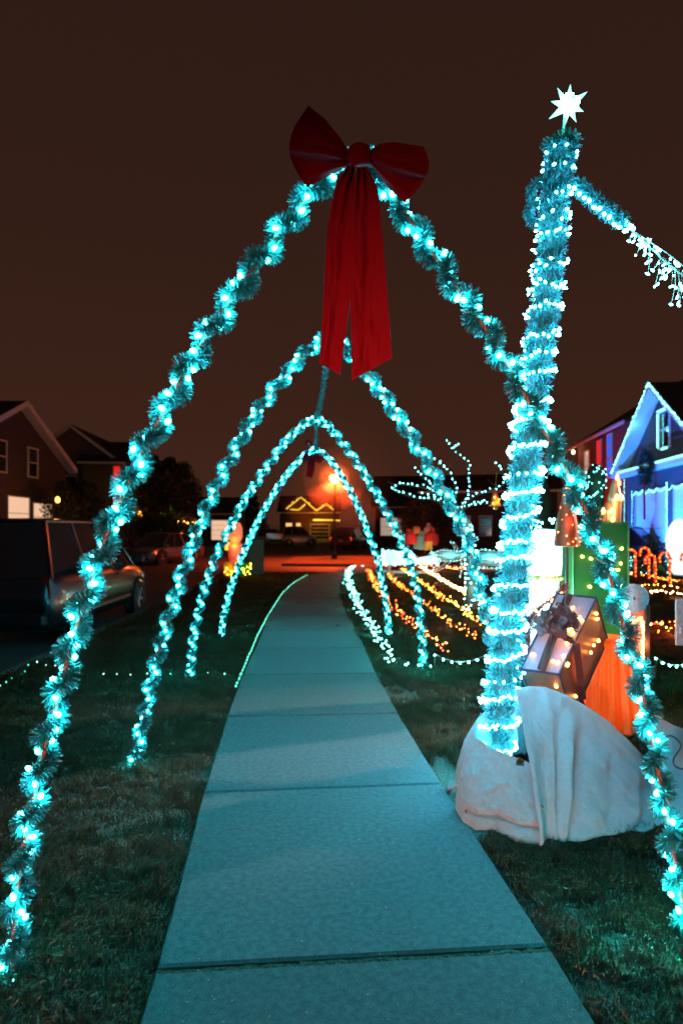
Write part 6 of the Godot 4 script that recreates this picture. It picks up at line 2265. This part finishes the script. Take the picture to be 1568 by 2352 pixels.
func build_lamps() -> void:
	street_lamp("post top street lamp glowing orange beyond the farthest arch", at(768, 1283, 32.5) * Vector3(1, 0, 1), 4.0, Color(1.0, 0.29, 0.12), 190.0)
	flood(Vector3(-2.9, 0.24, 6.2), Vector3(0.7, 0.40, -3.3), "unseen warm floodlight assumed behind the camera, aimed low at the fleece", Color(1.0, 0.75, 0.70), 105.0, 16.5, 1.0)  # assumed unseen source, kept low to warm the fleece but not the slabs
	# garden floodlight beyond the right edge: it throws the post's long shadow across the pavement
	var gl := Vector3(6.5, 0, -7.25)
	var o := thing("garden_post", "wooden post beyond the right edge that carries a floodlight", "post", gl)
	var b := MB.new()
	b.box(Transform3D(Basis(), Vector3(0.0, 1.5, -0.08)), Vector3(0.09, 3.2, 0.09), 0.006)
	part(o, "post", b.mesh(), M.stake_wood)
	flood(gl + Vector3(0, 3.05, 0.06), Vector3(0.0, 0.0, -4.7), "white floodlight on the garden post beyond the right edge", Color(1.0, 0.93, 0.88), 48.0, 14.0, 1.0)


# ---------------------------------------------------------------- grass
func tuft(n: int, r: float, h: float) -> ArrayMesh:
	var v := PackedVector3Array()
	var nn := PackedVector3Array()
	var cc := PackedColorArray()
	for i in n:
		var a := rng.randf() * TAU
		var p := Vector3(cos(a), 0, sin(a)) * r * sqrt(rng.randf())
		var g := rng.randf() * TAU
		var lean := Vector3(cos(g), 0, sin(g)) * rng.randf_range(0.15, 1.0)
		var l := h * rng.randf_range(0.5, 1.2)
		var side := Vector3(-sin(g), 0, cos(g)) * rng.randf_range(0.0013, 0.0024)
		var q := p + Vector3(0, l * 0.6, 0) + lean * l * 0.35
		var t := p + Vector3(0, l * rng.randf_range(0.55, 0.95), 0) + lean * l * 0.95
		var nv := (q - p).cross(side).normalized()
		var k := rng.randf_range(0.55, 1.5)
		var straw := rng.randf()
		var c := Color(1.0 * k, 1.0 * k, 1.0 * k) if straw < 0.6 else Color(1.7 * k, 1.25 * k, 1.0 * k)
		for e in [p - side, q + side * 0.8, p + side, p - side, q - side * 0.8, q + side * 0.8, q - side * 0.8, t, q + side * 0.8]:
			v.append(e)
			nn.append(nv)
			cc.append(c)
	var arr := []
	arr.resize(Mesh.ARRAY_MAX)
	arr[Mesh.ARRAY_VERTEX] = v
	arr[Mesh.ARRAY_NORMAL] = nn
	arr[Mesh.ARRAY_COLOR] = cc
	var m2 := ArrayMesh.new()
	m2.add_surface_from_arrays(Mesh.PRIMITIVE_TRIANGLES, arr)
	return m2


func in_blanket(x: float, z: float) -> bool:
	return x > 0.60 and x < 2.1 and z > 3.22 and z < 4.15 and x > 0.62 + (3.6 - z) * 0.0 and not (z < 3.35 and x > 1.5)


func build_grass() -> void:
	var patches := FastNoiseLite.new()
	patches.seed = 5
	patches.frequency = 0.55
	patches.fractal_octaves = 3
	var o := Node3D.new()
	o.name = "grass"
	o.set_meta("kind", "stuff")
	o.set_meta("label", "short winter lawn grass, straw brown with green patches, either side of the pavement")
	o.set_meta("category", "grass")
	add_child(o)
	var kinds := [tuft(46, 0.055, 0.048), tuft(46, 0.06, 0.060), tuft(46, 0.055, 0.042)]
	var tf := [[], [], []]
	var tc := [[], [], []]
	for band in [[1.0, 3.2, 430.0, 1.0], [3.2, 5.5, 300.0, 1.1], [5.5, 9.0, 150.0, 1.4], [9.0, 14.0, 60.0, 1.9], [14.0, 22.4, 24.0, 2.6]]:
		var z0: float = band[0]
		var z1: float = band[1]
		for side in [-1, 1]:
			var zm := (z0 + z1) * 0.5
			var width := 3.4 if side < 0 else min(1.0 + 0.62 * z1, 13.0)
			var n := int((z1 - z0) * width * band[2])
			for i in n:
				var z := rng.randf_range(z0, z1)
				var cx := walk_x(z)
				var x: float
				if side < 0:
					x = rng.randf_range(kerb_x(z) + 0.06, cx - HALF + 0.05)
				else:
					x = cx + HALF - 0.05 + rng.randf() * width
				if absf(x - cx) < HALF - 0.012 + 0.05 * patches.get_noise_2d(x * 3.0, z * 9.0): continue
				if in_blanket(x, z): continue
				var edge := smoothstep(0.0, 0.10, absf(x - cx) - HALF)
				var pn := patches.get_noise_2d(x, z) + 0.35 * patches.get_noise_2d(x * 5.0 + 30.0, z * 5.0)
				if pn < -0.42 and rng.randf() < 0.6: continue
				var s: float = band[3] * rng.randf_range(0.75, 1.2) * (0.72 + 0.28 * edge)
				var t := Transform3D(Basis(Vector3(0, 1, 0), rng.randf() * TAU).scaled(Vector3(s, s * rng.randf_range(0.7, 1.1) / pow(band[3], 0.6), s)), Vector3(x, -0.03 + 0.012 * edge, -z))
				var m := clampf(0.5 + pn * 1.5, 0.0, 1.0)
				var col := Color(0.46, 0.37, 0.25).lerp(Color(0.29, 0.32, 0.18), m)
				var k: int = rng.randi() % 3
				tf[k].append(t)
				tc[k].append(col)
	for k in 3:
		var mm := MultiMesh.new()
		mm.transform_format = MultiMesh.TRANSFORM_3D
		mm.use_colors = true
		mm.mesh = kinds[k]
		mm.instance_count = tf[k].size()
		for i in tf[k].size():
			mm.set_instance_transform(i, tf[k][i])
			mm.set_instance_color(i, tc[k][i])
		var g := MultiMeshInstance3D.new()
		g.name = "grass_tufts"
		g.multimesh = mm
		g.material_override = M.grass_blades
		g.set_meta("kind", "stuff")
		o.add_child(g, true)


# ---------------------------------------------------------------- litter
func build_litter() -> void:
	# grit swept onto the slabs
	var gb := MB.new()
	gb.ball(Transform3D(Basis().scaled(Vector3(1.0, 0.6, 0.8)), Vector3.ZERO), 3, 5)
	var pts := PackedVector3Array()
	for i in 420:
		var z := 0.9 + 5.0 * rng.randf()
		var off := rng.randf_range(-1.0, 1.0)
		pts.append(Vector3(walk_x(z) + HALF * 0.97 * signf(off) * pow(absf(off), 0.7), 0.004, -z))
	var gm := MultiMesh.new()
	gm.transform_format = MultiMesh.TRANSFORM_3D
	gm.mesh = gb.mesh()
	gm.instance_count = pts.size()
	for i in pts.size(): gm.set_instance_transform(i, Transform3D(Basis.from_euler(Vector3(0, rng.randf() * TAU, 0)).scaled(Vector3.ONE * rng.randf_range(0.0012, 0.0042)), pts[i]))
	var gi := MultiMeshInstance3D.new()
	gi.name = "grit"
	gi.multimesh = gm
	gi.material_override = mat("grit_stone", lin(0.35, 0.34, 0.31), 0.8)
	tag(gi, "fine pale grit scattered over the nearer pavement slabs", "grit", "", "stuff")
	add_child(gi)
	var lm := mat("dead_leaf", lin(0.10, 0.045, 0.02), 0.8)
	lm.backlight_enabled = true
	lm.backlight = Color(0.3, 0.2, 0.1)
	for e in [[at(1192, 1752, 3.42), 0.045, "brown dead leaf caught on the fleece pocket right of the post's foot", 0.9], [at(1076, 1866, 3.34), 0.03, "small dead leaf near the left hem of the fleece pocket", 0.6], [at(1284, 1915, 3.16), 0.035, "dark dead leaf on the lower hem of the large fleece", 0.5], [at(1240, 1853, 3.2), 0.02, "tiny dead leaf in the seam between the two fleece sheets", 1.0], [gp(775, 1438, 0.012), 0.05, "dead leaf lying on the pavement near the farthest arch", 0.1], [gp(850, 1335, 0.02), 0.09, "dark dead leaf clump on the lawn beside the white zigzag string", 0.2]]:
		var o := thing("dead_leaf", e[2], "leaf", e[0], "dead leaves")
		var r: float = e[1]
		var g := []
		for i in 9:
			var f := i / 8.0
			var w := r * 0.5 * sin(PI * pow(f, 0.7)) * (1.0 + 0.35 * sin(f * 19.0)) + 0.0008
			var row := PackedVector3Array()
			for j in 5:
				var u := j / 4.0 * 2.0 - 1.0
				row.append(Vector3((f - 0.5) * 1.6 * r, 0.35 * r * u * u + 0.15 * r * sin(f * 5.0), u * w))
			g.append(row)
		var b := MB.new()
		b.sheet(g, 0.0008)
		var p := part(o, "blade", b.mesh(), lm)
		p.rotation = Vector3(e[3], rng.randf() * TAU, 0.1)
		b = MB.new()
		b.tube(PackedVector3Array([Vector3(0.75 * r, 0.02 * r, 0), Vector3(1.2 * r, 0.15 * r, 0.1 * r)]), 0.0012, 0.0008, 4)
		part(o, "stalk", b.mesh(), lm).rotation = p.rotation
